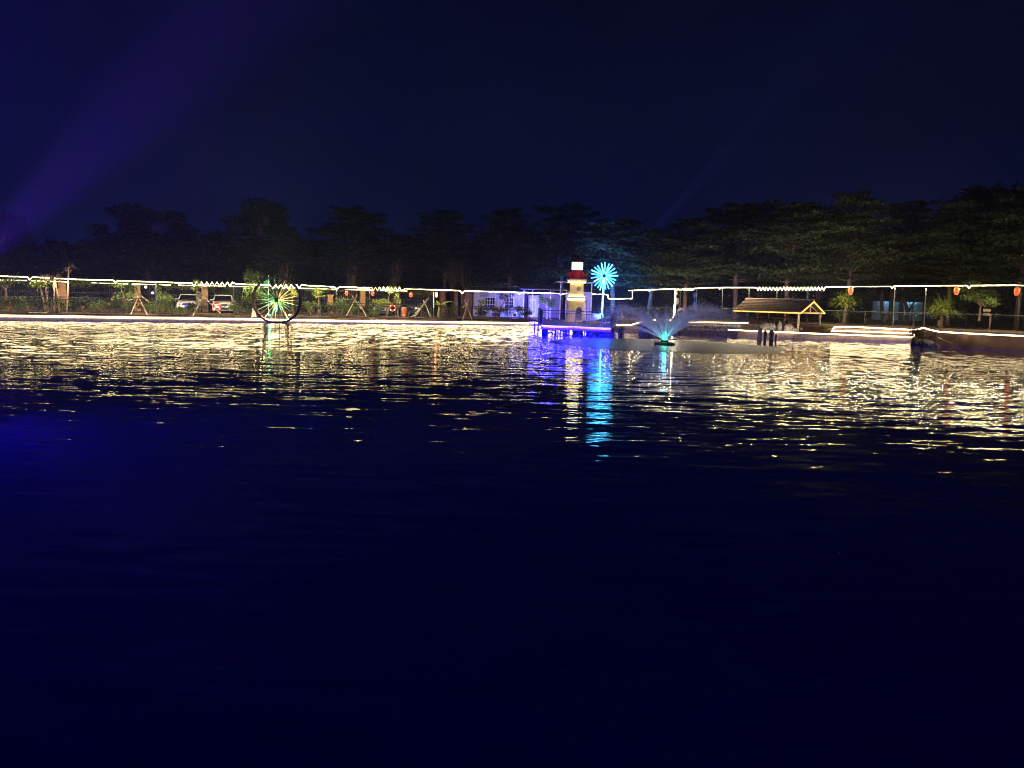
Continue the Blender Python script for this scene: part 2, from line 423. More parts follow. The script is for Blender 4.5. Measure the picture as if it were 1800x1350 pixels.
for k, (a, b) in enumerate(((-400, 47), (55, 78), (88, 118), (160, 225), (232, 300), (313, 395), (405, 470), (500, 590), (606, 655), (668, 716))):
    f = lambda x: np.interp(x, [q[0] for q in lo], [q[1] for q in lo])
    xs = np.linspace(a, b, 4)
    rope(('lower light string on the fence top, in the stretch ' + ('at the far left end', 'by the leaning palm trunks', 'over the brown gate pillar', 'left of the first bamboo tripod', 'above the clipped hedge', 'over the two white cars', 'beside the water wheel\'s bush', 'just right of the water wheel', 'above the first two red lanterns', 'behind the pale green tree')[k]),
         wig([at_l(x, f(x), DU + 5.0) for x in xs], 1.2, .05, k), .03, M_ROPE2, group='lower light strings along the fence')
for k in range(9):
    a = at_l(-260 + 147*k, 0, DU); b = at_l(-260 + 147*(k+1), 0, DU); a.z = b.z = 3.1
    kf = 1 if k < 7 else .09
    line_lamp(a, b, kf*LW*(b-a).length, LN*.45 + Vector((0, 0, -1)))
    if k > 0: line_lamp(a, b, kf*LW*.22*(b-a).length, (0, .3, 1))
    a = at_l(-260 + 147*k, 0, -.1); b = at_l(-260 + 147*(k+1), 0, -.1); a.z = b.z = .42
    if k < 8: line_lamp(a, b, (.42 if k < 7 else .12)*LW*(b-a).length, LN*.8 + Vector((0, 0, .8)))
# pier edge
PZ = .62
DK = [at_z(952, 571.5, PZ), at_z(1074, 576.5, PZ), Vector((10.4, 76.2, PZ)), Vector((2.2, 77.2, PZ))]
DA, DB = DK[0], DK[1]; DT = (DB-DA).normalized(); DN = Vector((-DT.y, DT.x, 0))
rope('lavender white light strip along the front edge of the pier deck', wig([DA - DN*.06 + Vector((0, 0, -.02)), DB - DN*.06 + Vector((0, 0, -.02))], 1, .008), .035, M_LAV, 'light_strip', 'light strip')
rope('deep blue light strip under the front edge of the pier deck', wig([DA - DN*.10 + Vector((0, 0, -.22)), DB - DN*.10 + Vector((0, 0, -.22))], 1, .01), .075, M_BLUE, 'light_strip', 'light strip')
rope('deep blue light strip under the front of the small landing', [at_y(930, 568.6, 69.3), at_y(951, 570, 69)], .05, M_BLUE, 'light_strip', 'light strip')
rope('white light strip on the small landing beside the pier', [at_y(932, 565.6, 70), at_y(950, 567, 69.5)], .035, M_LAV, 'light_strip', 'light strip')
rope('warm light strip on the low wall between the pier and the fountain', wig([at_y(1080, 571.5, 69.1), at_y(1108, 571.5, 67.7), at_y(1122, 567.5, 67.3), at_y(1133, 564, 67.2)], .6, .03), .045, M_STRIP, 'light_strip', 'light strip')
rope('short warm light strip on the wall top just left of the tall wrapped post', wig([at_y(1142, 562.6, 67), at_y(1152, 562.6, 66.8)], .5, .01), .045, M_STRIP, 'light_strip', 'light strip')
rope('warm light strip along the stone wall behind the fountain', wig([at_y(1168, 562.5, 66.8), at_y(1183, 562.5, 66.6), at_y(1200, 566, 66.2), at_y(1315, 568, 63.9)], 1, .015), .042, M_STRIP, 'light_strip', 'light strip')
ld = [(1280, 579.5, 63.6), (1332, 582, 62.3), (1450, 587, 61.5), (1600, 592.6, 60.8), (1607, 591.5, 60.75), (1608, 588.5, 60.75), (1598, 585.5, 61.3), (1500, 582.5, 61.9), (1462, 581.5, 62.0), (1465, 578, 62.3), (1466, 575.5, 62.6), (1472, 574.4, 62.6), (1500, 574.8, 62.3), (1600, 579.6, 61.6), (1614, 579, 60.9), (1622, 576.3, 60.4)]
rope('serpentine warm light strip along the ledge and terrace steps at the water', wig([at_y(*q) for q in ld], 1.2, .012), .05, M_STRIP, 'light_strip', 'light strip')
rope('warm light strip on the wall above the black raft', wig([at_y(1624, 576.3, 56), at_y(1636, 580, 55.4), at_y(1652, 583.3, 54.9), at_y(1700, 586, 53.2), at_y(1800, 590.6, 50.8), at_y(2100, 604, 44)], 1.2, .012), .045, M_STRIP, 'light_strip', 'light strip')
# string on the other shore
def Yr(px): return float(np.interp(px, [1060, 1185, 1300, 1440, 1800, 2200], [74, 70.5, 69, 66, 57.5, 50]))
ru = [(1062, 517.5), (1068, 518), (1069.5, 525), (1090, 525.2), (1111.5, 525), (1111.5, 510.5)]
rope('white light string stepping down and up beside the glowing dandelion', [at_y(x, y, Yr(x)) for x, y in ru], .024, M_ROPE)
ru = [(1105, 510.8), (1140, 509.5), (1141.5, 512.3), (1144, 509.3), (1187, 508)]
for k in range(8): ru += [(1190 + 4*k, 510.5), (1192 + 4*k, 507)]
ru += [(1240, 506), (1262, 505.5), (1265, 508.5), (1268, 505.4), (1330, 505.5)]
for k in range(20): ru += [(1332 + 6.1*k, 510.6), (1335 + 6.1*k, 504.6)]
ru += [(1455, 504.3), (1566, 503.5), (1568.5, 507.5), (1571, 503.3), (1620, 502.5), (1700, 502), (1703.5, 506.8), (1707, 502), (1788, 501.6), (1800, 502), (2200, 497)]
rope('white light string on thin poles over the pavilion shore, with a tight coiled stretch', [at_y(x, y, Yr(x)) for x, y in ru], .024, M_ROPE)
rope('rope light wound down the tall white post behind the fountain', wig([at_y(1187, 508, 70.4), at_y(1186, 530, 70.4), at_y(1184, 555, 70.4), at_y(1181, 563, 68)], .35, 0, 3), .03, M_ROPE)

for px0, px1 in ((1110, 1260), (1260, 1420), (1420, 1580), (1580, 1740), (1740, 1960)):
    a, b = at_y(px0, 505, Yr(px0)), at_y(px1, 505, Yr(px1)); line_lamp(a, b, LW*.8*(b-a).length, (-.1, -.1, -1)); line_lamp(a + Vector((0, 0, .12)), b + Vector((0, 0, .12)), LW*(1.1 if px0 == 1420 else .45 if px0 == 1740 else .17)*(b-a).length, (.1, .4, 1))
for q0, q1 in (((1205, 566, 66.0), (1315, 568, 63.7)), ((1285, 579, 63.2), (1450, 586, 61.3)), ((1450, 586, 61.3), (1605, 592, 60.5)), ((1470, 573, 62.4), (1605, 579, 61.2)), ((1640, 580, 55.1), (1800, 590.6, 50.6)), ((1082, 571.5, 69), (1108, 571.5, 67.5))):
    a, b = at_y(*q0), at_y(*q1); line_lamp(a, b, LW*.30*(b-a).length, RN*.7 + Vector((0, 0, .9))); None if q0[0] == 1205 else line_lamp(a, b, LW*.07*(b-a).length, RN*.5 + Vector((0, 0, -.9)))
line_lamp(at_y(1186, 508, 70.2), at_y(1184, 555, 70.2), 60, (-.3, -1, 0))
line_lamp(DA - DN*.14 + Vector((0, 0, -.1)), DB - DN*.14 + Vector((0, 0, -.1)), 1500, DN*.75 + Vector((0, 0, -.5)), (.03, .015, 1))
line_lamp(DA - DN*.3 + Vector((0, 0, .1)), DB - DN*.3 + Vector((0, 0, .1)), 420, DN*1 + Vector((0, 0, .35)), (.04, .02, 1))  # extra blue lamp with no rope of its own, added to light the deck
# poles carrying the strings
def pole(label, foot, top, r, m, group, name='string_pole'):
    return tag(MB().tube([foot, top], r, 6).build(name, m), label, 'pole', group)
def zl(px, d, py): return at_l(px, py, d)
for px, pt, lab in ((274, 495, 'just right of the first bamboo tripod'), (410, 499, 'between the white car and the bush'), (592, 505, 'right of the water wheel'), (650, 506, 'left of the pale green tree'), (811, 511, 'beside the blue-lit cabin'), (963, 513, 'in front of the blue-lit cabin door'), (893, 506, 'between the cabin windows')):
    t = zl(px, DU, pt); pole('thin grey pole carrying the light string, ' + lab, Vector((t.x, t.y, .4)), t, .035, M_POLE, 'thin string poles on the far bank')
for px, lab in ((1146, 'left of the wrapped post'), (1196, 'against the pale tree trunk'), (1225, 'beside the blue round sign'), (1270, 'left of the thatched pavilion'), (1317, 'behind the pavilion\'s left roof end'), (1366, 'behind the middle of the pavilion roof'), (1420, 'behind the right end of the pavilion roof'), (1573, 'in front of the pale blue building'), (1628, 'left of the strap-leaved clump'), (1793, 'at the far right lantern')):
    t = at_y(px, 506, Yr(px)); pole('thin grey pole carrying the light string, ' + lab, Vector((t.x + .1, t.y, 1.0)), t, .035, M_POLE, 'thin string poles on the pavilion shore')

# ------------------------------------------------------------------ railings
def railing(name, label, path, h, gap, z0=None, postgap=3.0, rail2=.12, m=M_IRON, dz=0):
    root = thing(name, label, 'railing', tuple(path[0]))
    bal = MB(); n_post = []
    for i in range(len(path)-1):
        a, b = path[i], path[i+1]; L = (b-a).length; up_ = Vector((0, 0, 1))
        for zz, rr in ((h, .03), (h-rail2, .02), (.1, .02)): MB().tube([a + up_*zz, b + up_*zz], rr, 5).build('rail', m, root, True)
        k = int(L/gap)
        for q in range(1, k):
            p = a.lerp(b, q/k); bal.tube([p + up_*.1, p + up_*(h-rail2)], .009, 3)
        k = max(1, int(L/postgap))
        for q in range(k + (1 if i == len(path)-2 else 0)):
            n_post.append(a.lerp(b, q/k))
    stuff(bal.build('balusters', m, root, True))
    first = None
    for p in n_post:
        if first is None:
            first = MB().box((0, 0, h/2 + .0 + dz/2), (.06, .06, h + .04 - dz)).build('post', m, root)
            o = first
        else:
            o = first.copy(); COL.objects.link(o)
        o.location = p - Vector(root['base'])
    return root
railing('railing', 'low dark iron railing along the earth bank of the far shore', [at_l(px, py, .9) for px, py in ((-420, 542), (0, 547), (420, 553), (930, 561.5))], 1.18, .16, postgap=3.1, rail2=.2)
railing('railing', 'blue-lit iron railing round the front of the lighthouse deck', [Vector((2.4, 75.5, PZ)), DA + DN*.1, DB + DN*.1 - DT*.1, Vector((10.2, 75.5, PZ))], 1.16, .17, postgap=2.4, rail2=.2)
railing('railing', 'dark iron railing on the bank above the pavilion and the stone wall', [Vector((p.x, p.y, z)) for p, z in ((at_y(1078, 541, 75), .85), (at_y(1300, 543, 69), 1.08), (at_y(1440, 545, 66), 1.14), (at_y(1800, 552, 57.5), 1.18), (at_y(2300, 565, 49), 1.2))], 1.16, .17, postgap=3.0)

# ------------------------------------------------------------------ boundary fence with pillars on the far bank
FD = 8.4
def fence_panel(label, px0, px1):
    a, b = foot_l(px0, FD, .6), foot_l(px1, FD, .6); root = thing('iron_fence', label, 'fence', tuple(a), group='iron fence panels between the tan pillars')
    b_ = MB()
    for z in (.15, 1.55, 2.35): MB().box(((a.x+b.x)/2, (a.y+b.y)/2, .6+z), ((b-a).length, .05, .05), LROT).build('rail', M_BAR, root, True)
    n = int((b-a).length/.19)
    for k in range(n+1):
        p = a.lerp(b, k/n); b_.box((p.x, p.y, .6+1.25), (.028, .028, 2.5), LROT)
    stuff(b_.build('bars', M_BAR, root, True))
for (a, b, l) in ((-260, 104, 'behind the flowering shrubs and leaning palms'), (119, 236, 'between the first two tan pillars'), (247, 354, 'behind the first white car'), (366, 574, 'behind the second white car and the wheel'), (586, 632, 'behind the first red lantern'), (642, 762, 'behind the two parked cars by the pale tree')):
    fence_panel('grey iron bar fence panel ' + l, a, b)
def pillar(label, px, w, zt, m=M_PILLAR, d=FD):
    f = foot_l(px, d, .5); root = thing('pillar', label, 'pillar', tuple(f), LROT, 'rendered fence pillars')
    MB().box((0, 0, zt/2), (w, w, zt)).build('shaft', m, root)
    MB().box((0, 0, zt + .06), (w + .12, w + .12, .12)).build('cap', m, root)
pillar('wide tan fence pillar beside the leaning palm trunks', 111, .62, 2.5)
pillar('tan fence pillar standing behind the first bamboo tripod', 242, .52, 2.4)
pillar('orange tan fence pillar between the two white cars', 360, .55, 2.6)
pillar('tan fence pillar just right of the water wheel', 580, .5, 1.9)
pillar('tan fence pillar right of the crossed bamboo poles', 637, .5, 2.6)
pillar('slim brown gate pillar under the orange lamp', 777, .5, 2.6, M_BROWN)
pillar('slim brown gate pillar behind the banana plant', 801, .35, 2.6, M_BROWN)
pillar('broad brown gate pillar against the blue-lit cabin', 823, 1.1, 2.6, M_BROWN)

# ------------------------------------------------------------------ pier with the lighthouse
root = thing('pier', 'timber pier deck on blue-lit legs carrying the little lighthouse', 'pier', tuple(DA))
dk = MB(); zt, zb = PZ, PZ - .16
dk.poly([(p.x, p.y, zt) for p in DK])
for i in range(4):
    a, b = DK[i], DK[(i+1) % 4]; dk.quad((a.x, a.y, zb), (b.x, b.y, zb), (b.x, b.y, zt), (a.x, a.y, zt))
dk.poly([(p.x, p.y, zb) for p in DK][::-1]); dk.build('deck', M_DECK, root, True)
leg0 = None
for row in range(3):
    for q in (0.01, .035, .065, .15, .19, .27, .36, .40, .53, .62, .66, .70, .88, .92, .985):
        if row and random.random() < .35: continue
        p = DA.lerp(DB, q) + DN*(.15 + row*2.6)
        wl = random.choice((.09, .12, .16, .26)) if q not in (.985,) else .2
        o = MB().box((0, 0, -.2), (wl, .14, 1.3)).build('leg', M_DKWOOD, root); o.location = Vector((p.x, p.y, .1)) - Vector(root['base'])
for q in (.12, .3, .55, .8):
    p = DA.lerp(DB, q) + DN*.2; MB().tube([(p.x-.3, p.y, .5), (p.x+.25, p.y, -.1)], .04, 5).build('brace', M_DKWOOD, root, True)
# small landing
a, b = at_y(929, 566, 70.5), at_y(951, 567.6, 70)
root = thing('landing_stage', 'small wooden landing stage at the left end of the pier', 'landing stage', (a.x, a.y, 0))
MB().box(((a.x+b.x)/2, (a.y+b.y)/2 + .8, .52), ((b-a).length, 2.4, .1)).build('deck', M_DECK, root, True)
for px in (940, 946):
    p = at_y(px, 570, 70); MB().box((p.x, p.y, 0), (.12, .12, .95)).build('leg', M_DKWOOD, root, True)

LH = at_z(1011.5, 565.3, PZ); LH = Vector((LH.x, LH.y, PZ)); FR = math.atan2(-LH.x, LH.y)
lh = thing('lighthouse', 'small cream lighthouse with red gallery and glowing white lamp room', 'lighthouse', tuple(LH), FR)
MB().lathe([(1.06, 0), (1.06, .12), (.95, .13), (.90, .9), (.83, 1.6), (.75, 2.10)], 32).build('lower_tower', M_CREAM, lh, smooth=False)
MB().lathe([(.80, 2.11), (.84, 2.14), (.84, 2.30), (.80, 2.33)], 32).build('ring_ledge', M_WHITE, lh)
MB().lathe([(.66, 2.335), (.64, 2.9), (.63, 3.55)], 32).build('upper_tower', M_CREAM, lh)
MB().lathe([(.63, 3.56), (.72, 3.62), (.94, 3.80), (.97, 3.88), (.97, 3.93)], 32).build('gallery', M_CREAM, lh)
MB().lathe([(.53, 3.935), (.53, 4.42)], 28).build('red_drum', M_RED, lh)
MB().lathe([(.545, 4.425), (.545, 4.78)], 28).build('lantern_base', mat('rose_paint', (.42, .06, .06), .5, .1), lh)
MB().lathe([(.50, 4.785), (.50, 5.46)], 24).build('lamp_room', M_LAMP, lh)
mu = MB()
for k in range(10):
    t = 2*math.pi*k/10 + .2; mu.box((.515*math.cos(t), .515*math.sin(t), 5.12), (.025, .025, .68), t)
mu.build('mullions', M_WHITE, lh)
MB().lathe([(.60, 5.465), (.62, 5.52), (.40, 5.85), (.12, 6.08), (.05, 6.1), (.05, 6.32)], 24).build('cap', M_DKRED, lh)
gr = MB()
for z in (4.12, 4.3, 4.5):
    gr.tube([(.93*math.cos(2*math.pi*k/24), .93*math.sin(2*math.pi*k/24), z) for k in range(24)], .018, 4, True)
for k in range(14):
    t = 2*math.pi*k/14; gr.tube([(.93*math.cos(t), .93*math.sin(t), 3.92), (.93*math.cos(t), .93*math.sin(t), 4.52)], .016, 4)
gr.build('gallery_rail', M_RED, lh)
MB().tube([(.75*math.cos(2*math.pi*k/32), .75*math.sin(2*math.pi*k/32), 2.345) for k in range(32)], .018, 5, True).build('upper_ring_light', M_RING, lh)
MB().tube([(.815*math.cos(2*math.pi*k/32), .815*math.sin(2*math.pi*k/32), 2.08) for k in range(32)], .016, 5, True).build('lower_ring_light', M_RING, lh)
MB().tube([(.80*math.cos(2*math.pi*k/32), .80*math.sin(2*math.pi*k/32), 3.62) for k in range(32)], .013, 5, True).build('gallery_light', M_RING, lh)
# arched door, to the right of the front
def on_tower(ang, z, r): return Vector((r*math.sin(ang), -r*math.cos(ang), z))
dr = MB(); A0 = .30
pl = [(-.27, .15), (.27, .15)] + [(.27*math.cos(t), 1.12 + .27*math.sin(t)) for t in np.linspace(0, math.pi, 9)]
rr = .985
dr.poly([(rr*math.sin(A0)+u*math.cos(A0), -rr*math.cos(A0)+u*math.sin(A0)*1.0, z) for u, z in pl])
dob = dr.build('door', mat('door_paint', (.16, .12, .18), .5, .2), lh)
MB().tube([((rr+.02)*math.sin(A0)+.33*math.cos(t)*math.cos(A0), -(rr+.02)*math.cos(A0)+.33*math.cos(t)*math.sin(A0), 1.10 + .33*math.sin(t)) for t in np.linspace(-.1, math.pi+.1, 11)], .045, 5).build('arch', M_WHITE, lh)
pn = MB()
for u in (-.13, .0, .13):
    for z in (.85, 1.1): pn.box(((rr+.012)*math.sin(A0)+u*math.cos(A0), -(rr+.012)*math.cos(A0)+u*math.sin(A0), z), (.08, .02, .17), A0)
pn.build('pane', M_GLASS, dob)
wh = MB(); A1 = .30
def wpt(u, z, r=.675): return Vector((r*math.sin(A1)+u*math.cos(A1), -r*math.cos(A1)+u*math.sin(A1), z))
wh.tube([wpt(.15*math.cos(t), 3.02+.15*math.sin(t)) for t in np.linspace(0, 2*math.pi, 17)[:-1]], .022, 4, True)
for k in range(8):
    t = 2*math.pi*k/8; wh.tube([wpt(.03*math.cos(t), 3.02+.03*math.sin(t)), wpt(.22*math.cos(t), 3.02+.22*math.sin(t))], .014, 4)
wh.build('helm_emblem', M_DKWOOD, lh)

# glowing dandelion
FC = at_y(1062, 485, 60.3); FB = Vector((FC.x - .06, FC.y, PZ))
fw = thing('light_dandelion', 'glowing cyan dandelion of radiating light rods on a tall pole', 'light sculpture', tuple(FB))
MB().tube([FB, Vector((FB.x, FB.y, PZ + .95))], .07, 8).build('stand', M_WHITE, fw, True)
MB().tube([(FB.x, FB.y, PZ + .9), (FC.x, FC.y, FC.z - .15)], .06, 8).build('lit_pole', M_CYANW, fw, True)
MB().blob(FC, (.11, .11, .11), 1, .02).build('hub', M_IRON, fw, True)
rnd = random.Random(12); NR = 21
for k in range(NR):
    t = 2*math.pi*k/NR + rnd.uniform(-.05, .05) + .05
    d = Vector((math.cos(t), rnd.uniform(-.5, .5), math.sin(t))).normalized(); L = rnd.uniform(.98, 1.16)
    r_ = MB().tube([FC + d*.16, FC + d*L*.6, FC + d*L], [.022, .045, .04], 6).build('light_rod', M_CYAN if k % 3 else M_CYANW, fw, True)

FO_ = at_z(1168, 606.5, 0.0)
# ------------------------------------------------------------------ blue flood lamps, coloured lamps
def flood(label, loc, tgt, col, watts, lens, ang=80, size=.16, group=None, name='floodlight'):
    loc = Vector(loc); d = (Vector(tgt)-loc).normalized(); q = d.to_track_quat('-Z', 'Y').to_matrix()
    root = thing(name, label, 'floodlight', tuple(loc), group=group)
    MB().box(loc - d*.10, (.26, .2, .16), rot=q).build('housing', M_BLACK, root, True)
    MB().box(loc - d*.012, (.22, .16, .012), rot=q).build('lens', lens, root, True)
    MB().tube([loc - d*.1, (loc.x, loc.y, loc.z - .32)], .025, 5).build('bracket', M_BLACK, root, True)
    l = lamp('lamp', 'SPOT', d*.02, col, watts, size=size, angle=ang, blend=1 if name == 'searchlight' else .6); l.rotation_euler = d.to_track_quat('-Z', 'Y').to_euler(); l.parent = root
    return root
BL = (.13, .13, 1.0)
flood('small blue floodlight on the bank in front of the cabin windows', foot_l(905, 2.2, .95), at_l(880, 520, 9), BL, 2600, M_BLUE, 125)
flood('small blue floodlight at the landing stage aimed up the shed wall', foot_l(950, .9, .9), at_l(960, 520, 9), BL, 4600, M_BLUE, 125)
flood('small blue floodlight on the deck corner by the dandelion pole', Vector((8.6, 70.5, PZ + .35)), Vector((7.5, 79, 2.6)), BL, 2200, M_BLUE, 120)
flood('small blue floodlight on the deck aimed at the trees', Vector((9.4, 74.5, PZ + .35)), Vector((13, 95, 8)), (.05, .22, 1.0), 34000, M_BLUE, 75)

flood('small warm floodlight added on the deck to brighten the lighthouse', DA.lerp(DB, .55) + DN*1.2 + Vector((0, 0, .35)), LH + Vector((0, 0, 2.4)), (1, .76, .46), 2500, glow('warm_lens', (1, .8, .55), 2), 60)  # added lamp: lifts the tower and the red drum
# ------------------------------------------------------------------ water wheel
WC = at_l(487, 527.5, -.35); WR = 2.06
ww = thing('water_wheel', 'large dark spoked water wheel standing at the water edge', 'water wheel', (WC.x, WC.y, 0), LROT*.4)
def wp(r, t, y): return Vector((r*math.cos(t), y, WC.z + r*math.sin(t)))
NS = 26
for y in (-.26, .26):
    rim = MB(); n = 56
    for k in range(n):
        t0, t1 = 2*math.pi*k/n, 2*math.pi*(k+1)/n
        for (ra, rb_) in ((WR-.17, WR+.0),):
            a, b, c, d = wp(ra, t0, y-.04), wp(rb_, t0, y-.04), wp(rb_, t1, y-.04), wp(ra, t1, y-.04)
            a2, b2, c2, d2 = wp(ra, t0, y+.04), wp(rb_, t0, y+.04), wp(rb_, t1, y+.04), wp(ra, t1, y+.04)
            rim.quad(a, d, c, b); rim.quad(a2, b2, c2, d2); rim.quad(b, c, c2, b2); rim.quad(a, a2, d2, d)
    rim.build('rim', M_WOOD, ww)
for y in (-.2, .2):
    for k in range(NS//2):
        t = 2*math.pi*(k + (.5 if y > 0 else 0))/(NS//2); MB().tube([wp(.1, t, y), wp(WR-.24, t, y)], .03, 4).build('spoke', M_PALEWOOD, ww)
MB().tube([(0, -.45, WC.z), (0, .6, WC.z)], .16, 10).build('hub', M_DKWOOD, ww)
for k in range(18):
    t = 2*math.pi*k/18 + .1
    b = MB(); rot = Matrix.Rotation(-t, 3, 'Y'); b.box(wp(WR-.10, t, 0), (.30, .42, .03), rot=rot); b.build('paddle', M_DKWOOD, ww)
MB().tube([(0, .5, WC.z), (-.7, .75, .2)], .06, 5).tube([(0, .5, WC.z), (.9, .75, .2)], .06, 5).build('support', M_WOOD, ww)
gl = foot_l(474, .15, .55); flood('green floodlight at the foot of the water wheel', gl + Vector((0, 0, .12)), at_l(483, 532, -.2), (.02, 1, .3), 2300, M_GREEN, 110, .08)
gl2 = foot_l(509, .15, .6); flood('yellow floodlight at the foot of the water wheel', gl2 + Vector((0, 0, .1)), at_l(497, 530, -.2), (1, .66, .2), 3400, M_YEL, 100, .08)
p = foot_l(472, 1.2, .5); fl = thing('flagpole', 'slim flagpole with a limp green flag beside the water wheel', 'flagpole', tuple(p))
MB().tube([p, at_l(472, 484, 1.2)], .04, 6).build('pole', M_WHITE, fl, True)
q = at_l(471, 488, 1.2); q2 = at_l(464, 493, 1.3); q3 = at_l(463, 499, 1.3); q4 = at_l(471, 500, 1.2)
MB().poly([q, q2, q3, q4]).build('flag', mat('green_cloth', (.05, .35, .18), .8, .2), fl, True)

# ------------------------------------------------------------------ fountain
FO = at_z(1168, 606.5, 0.0)
fo = thing('fountain', 'floating fountain throwing a wide cone of lit spray', 'fountain', (FO.x, FO.y, 0))
MB().lathe([(.62, -.1), (.66, .05), (.6, .16), (.25, .2), (.22, .3), (.1, .34)], 20).build('float', M_BLACK, fo)
MB().lathe([(.16, .345), (.14, .38)], 14).build('lamp_lens', M_TEAL, fo)
rng = np.random.default_rng(4)
spray = bpy.data.materials.new('spray'); spray.use_nodes = True
n = spray.node_tree; n.nodes.clear(); o_ = n.nodes.new('ShaderNodeOutputMaterial'); mx = n.nodes.new('ShaderNodeMixShader')
d1 = n.nodes.new('ShaderNodeBsdfDiffuse'); d2 = n.nodes.new('ShaderNodeBsdfTranslucent'); d1.inputs[0].default_value = d2.inputs[0].default_value = (.9, .92, .95, 1)
mx.inputs[0].default_value = .6; n.links.new(d1.outputs[0], mx.inputs[1]); n.links.new(d2.outputs[0], mx.inputs[2]); n.links.new(mx.outputs[0], o_.inputs[0])
ND = 46000
jet = rng.integers(0, 46, ND); u = rng.uniform(0, 1, ND)
u = np.where(rng.uniform(size=ND) < .34, u*.25, u)
th = jet*2*math.pi/46 + rng.normal(0, .015, ND) * (1 + 7*u); rg = 6.2 + rng.normal(0, .75, 46)[jet] + rng.normal(0, .55, ND)*np.minimum(u*2, 1.3)
jh = 1 + rng.normal(0, .13, 46)[jet]
rad = .12 + u*rg; hh = .36 + jh*1.95*4*u*(1-u) * (1 + rng.normal(0, .05, ND))
hh = np.maximum(hh - .34*u, .02) + rng.normal(0, .2, ND)*u
Cs = np.stack([rad*np.cos(th), rad*np.sin(th), np.maximum(hh, .01)], 1)
sz = .016 + .0*u
s_ = MB(); 
# elongated droplets: three-sided slivers along the jet
dirx = np.stack([np.cos(th)*rg, np.sin(th)*rg, 1.95*4*(1-2*u)], 1); dirx /= np.linalg.norm(dirx, axis=1)[:, None]
sd = np.cross(dirx, rng.normal(size=(ND, 3))); sd /= np.linalg.norm(sd, axis=1)[:, None]
Ld = (.10 - .055*np.minimum(u*2, 1))[:, None]; wd_ = .009
V = np.stack([Cs - dirx*Ld, Cs + sd*wd_, Cs + dirx*Ld, Cs - sd*wd_], 1).reshape(-1, 3)
s_.v = [tuple(x) for x in V.tolist()]; s_.f = [(4*k, 4*k+1, 4*k+2, 4*k+3) for k in range(ND)]
stuff(s_.build('spray', spray, fo))
for k, (c, w_, z, sz_) in enumerate((((.01, 1, .30), 200, .45, .12), ((.30, .35, 1), 30, .9, .3))):
    l = lamp('lamp', 'POINT', (0, 0, z), c, w_, size=sz_); l.parent = fo
fm = mat('churned_water', (.30, .27, .46), .36, .3, 2.5, spec=.3)
fdk = MB(); nseg = 96; rnd = random.Random(5)
fdk.poly([(FO.x + (6.9 + rnd.uniform(-.18, .18))*math.cos(2*math.pi*k/nseg)*1.04, FO.y + (6.9 + rnd.uniform(-.18, .18))*math.sin(2*math.pi*k/nseg), .006) for k in range(nseg)])
stuff(fdk.build('churned_water', fm))

# ------------------------------------------------------------------ thatched pavilion on the pavilion shore
PA = R(50); PL, PWD = 6.4, 3.75
p1 = at_y(1408, 550.5, 62.6); pt_ = Vector((math.cos(PA), -math.sin(PA), 0)); pn_ = Vector((math.sin(PA), math.cos(PA), 0))
PO = p1 - pt_*PL; PO.z = 0
pv = thing('pavilion', 'open pavilion with dark thatched roof and amber light along the eaves', 'pavilion', tuple(PO), -PA)
ez, rz_ = p1.z + .09, p1.z + 1.04                                       # local x along the ridge, y towards the land
def slope(sx0, sx1, rows, side):
    b = MB(); rnd = random.Random(8 + side)
    y0, y1 = (0, PWD/2) if side == 0 else (PWD, PWD/2)
    nx = 60
    for r_ in range(rows):                                  # overlapping courses of thatch with ragged lower edges
        ta, tb = r_/rows, min(1, (r_+1.25)/rows)
        for k in range(nx):
            xa, xb = sx0 + (sx1-sx0)*k/nx, sx0 + (sx1-sx0)*(k+1)/nx
            ja, jb = rnd.uniform(-.05, .03), rnd.uniform(-.05, .03)
            za = ez + (rz_-ez)*(ta+ja*.6); zb_ = ez + (rz_-ez)*tb
            ya = y0 + (y1-y0)*(ta+ja*.6); yb = y0 + (y1-y0)*tb
            b.quad((xa, ya, za+.06), (xb, ya, za+.06+jb*.2), (xb, yb, zb_+.0), (xa, yb, zb_+.0))
            b.quad((xa, ya, za-.03), (xb, ya, za-.03), (xb, ya, za+.06+jb*.2), (xa, ya, za+.06))
    return b
rf = MB()
rf.poly([(0, 0, ez-.04), (PL, 0, ez-.04), (PL, PWD/2, rz_-.05), (0, PWD/2, rz_-.05)]); rf.poly([(0, PWD, ez-.04), (PL, PWD, ez-.04), (PL, PWD/2, rz_-.05), (0, PWD/2, rz_-.05)])
roof = rf.build('roof', M_DKWOOD, pv)
slope(0, PL, 7, 0).build('thatch', M_THATCH, roof); slope(0, PL, 7, 1).build('thatch', M_THATCH, roof)
MB().tube([(-.03, PWD/2, rz_+.03), (PL+.03, PWD/2, rz_+.03)], .09, 7).build('ridge_cap', M_WOOD, roof)
for y in (.02, PWD-.02): MB().tube([(0, y, ez-.09), (PL, y, ez-.09)], .05, 6).build('eave_light', M_AMBER, pv)
for x in (PL+.02,):
    MB().tube([(x, -.02, ez-.09), (x, PWD/2, rz_-.10), (x, PWD+.02, ez-.09)], .055, 6).build('gable_light', M_AMBER, pv)
tr = MB()
for x in (.15, PL-.25):
    tr.box((x, PWD/2, ez-.05), (.07, PWD-.1, .08)); tr.box((x, PWD/2, ez+.36), (.07, .08, .74))
    tr.tube([(x, .7, ez), (x, PWD/2, ez+.55)], .03, 4); tr.tube([(x, PWD-.7, ez), (x, PWD/2, ez+.55)], .03, 4)
tr.build('truss', M_PALEWOOD, pv)
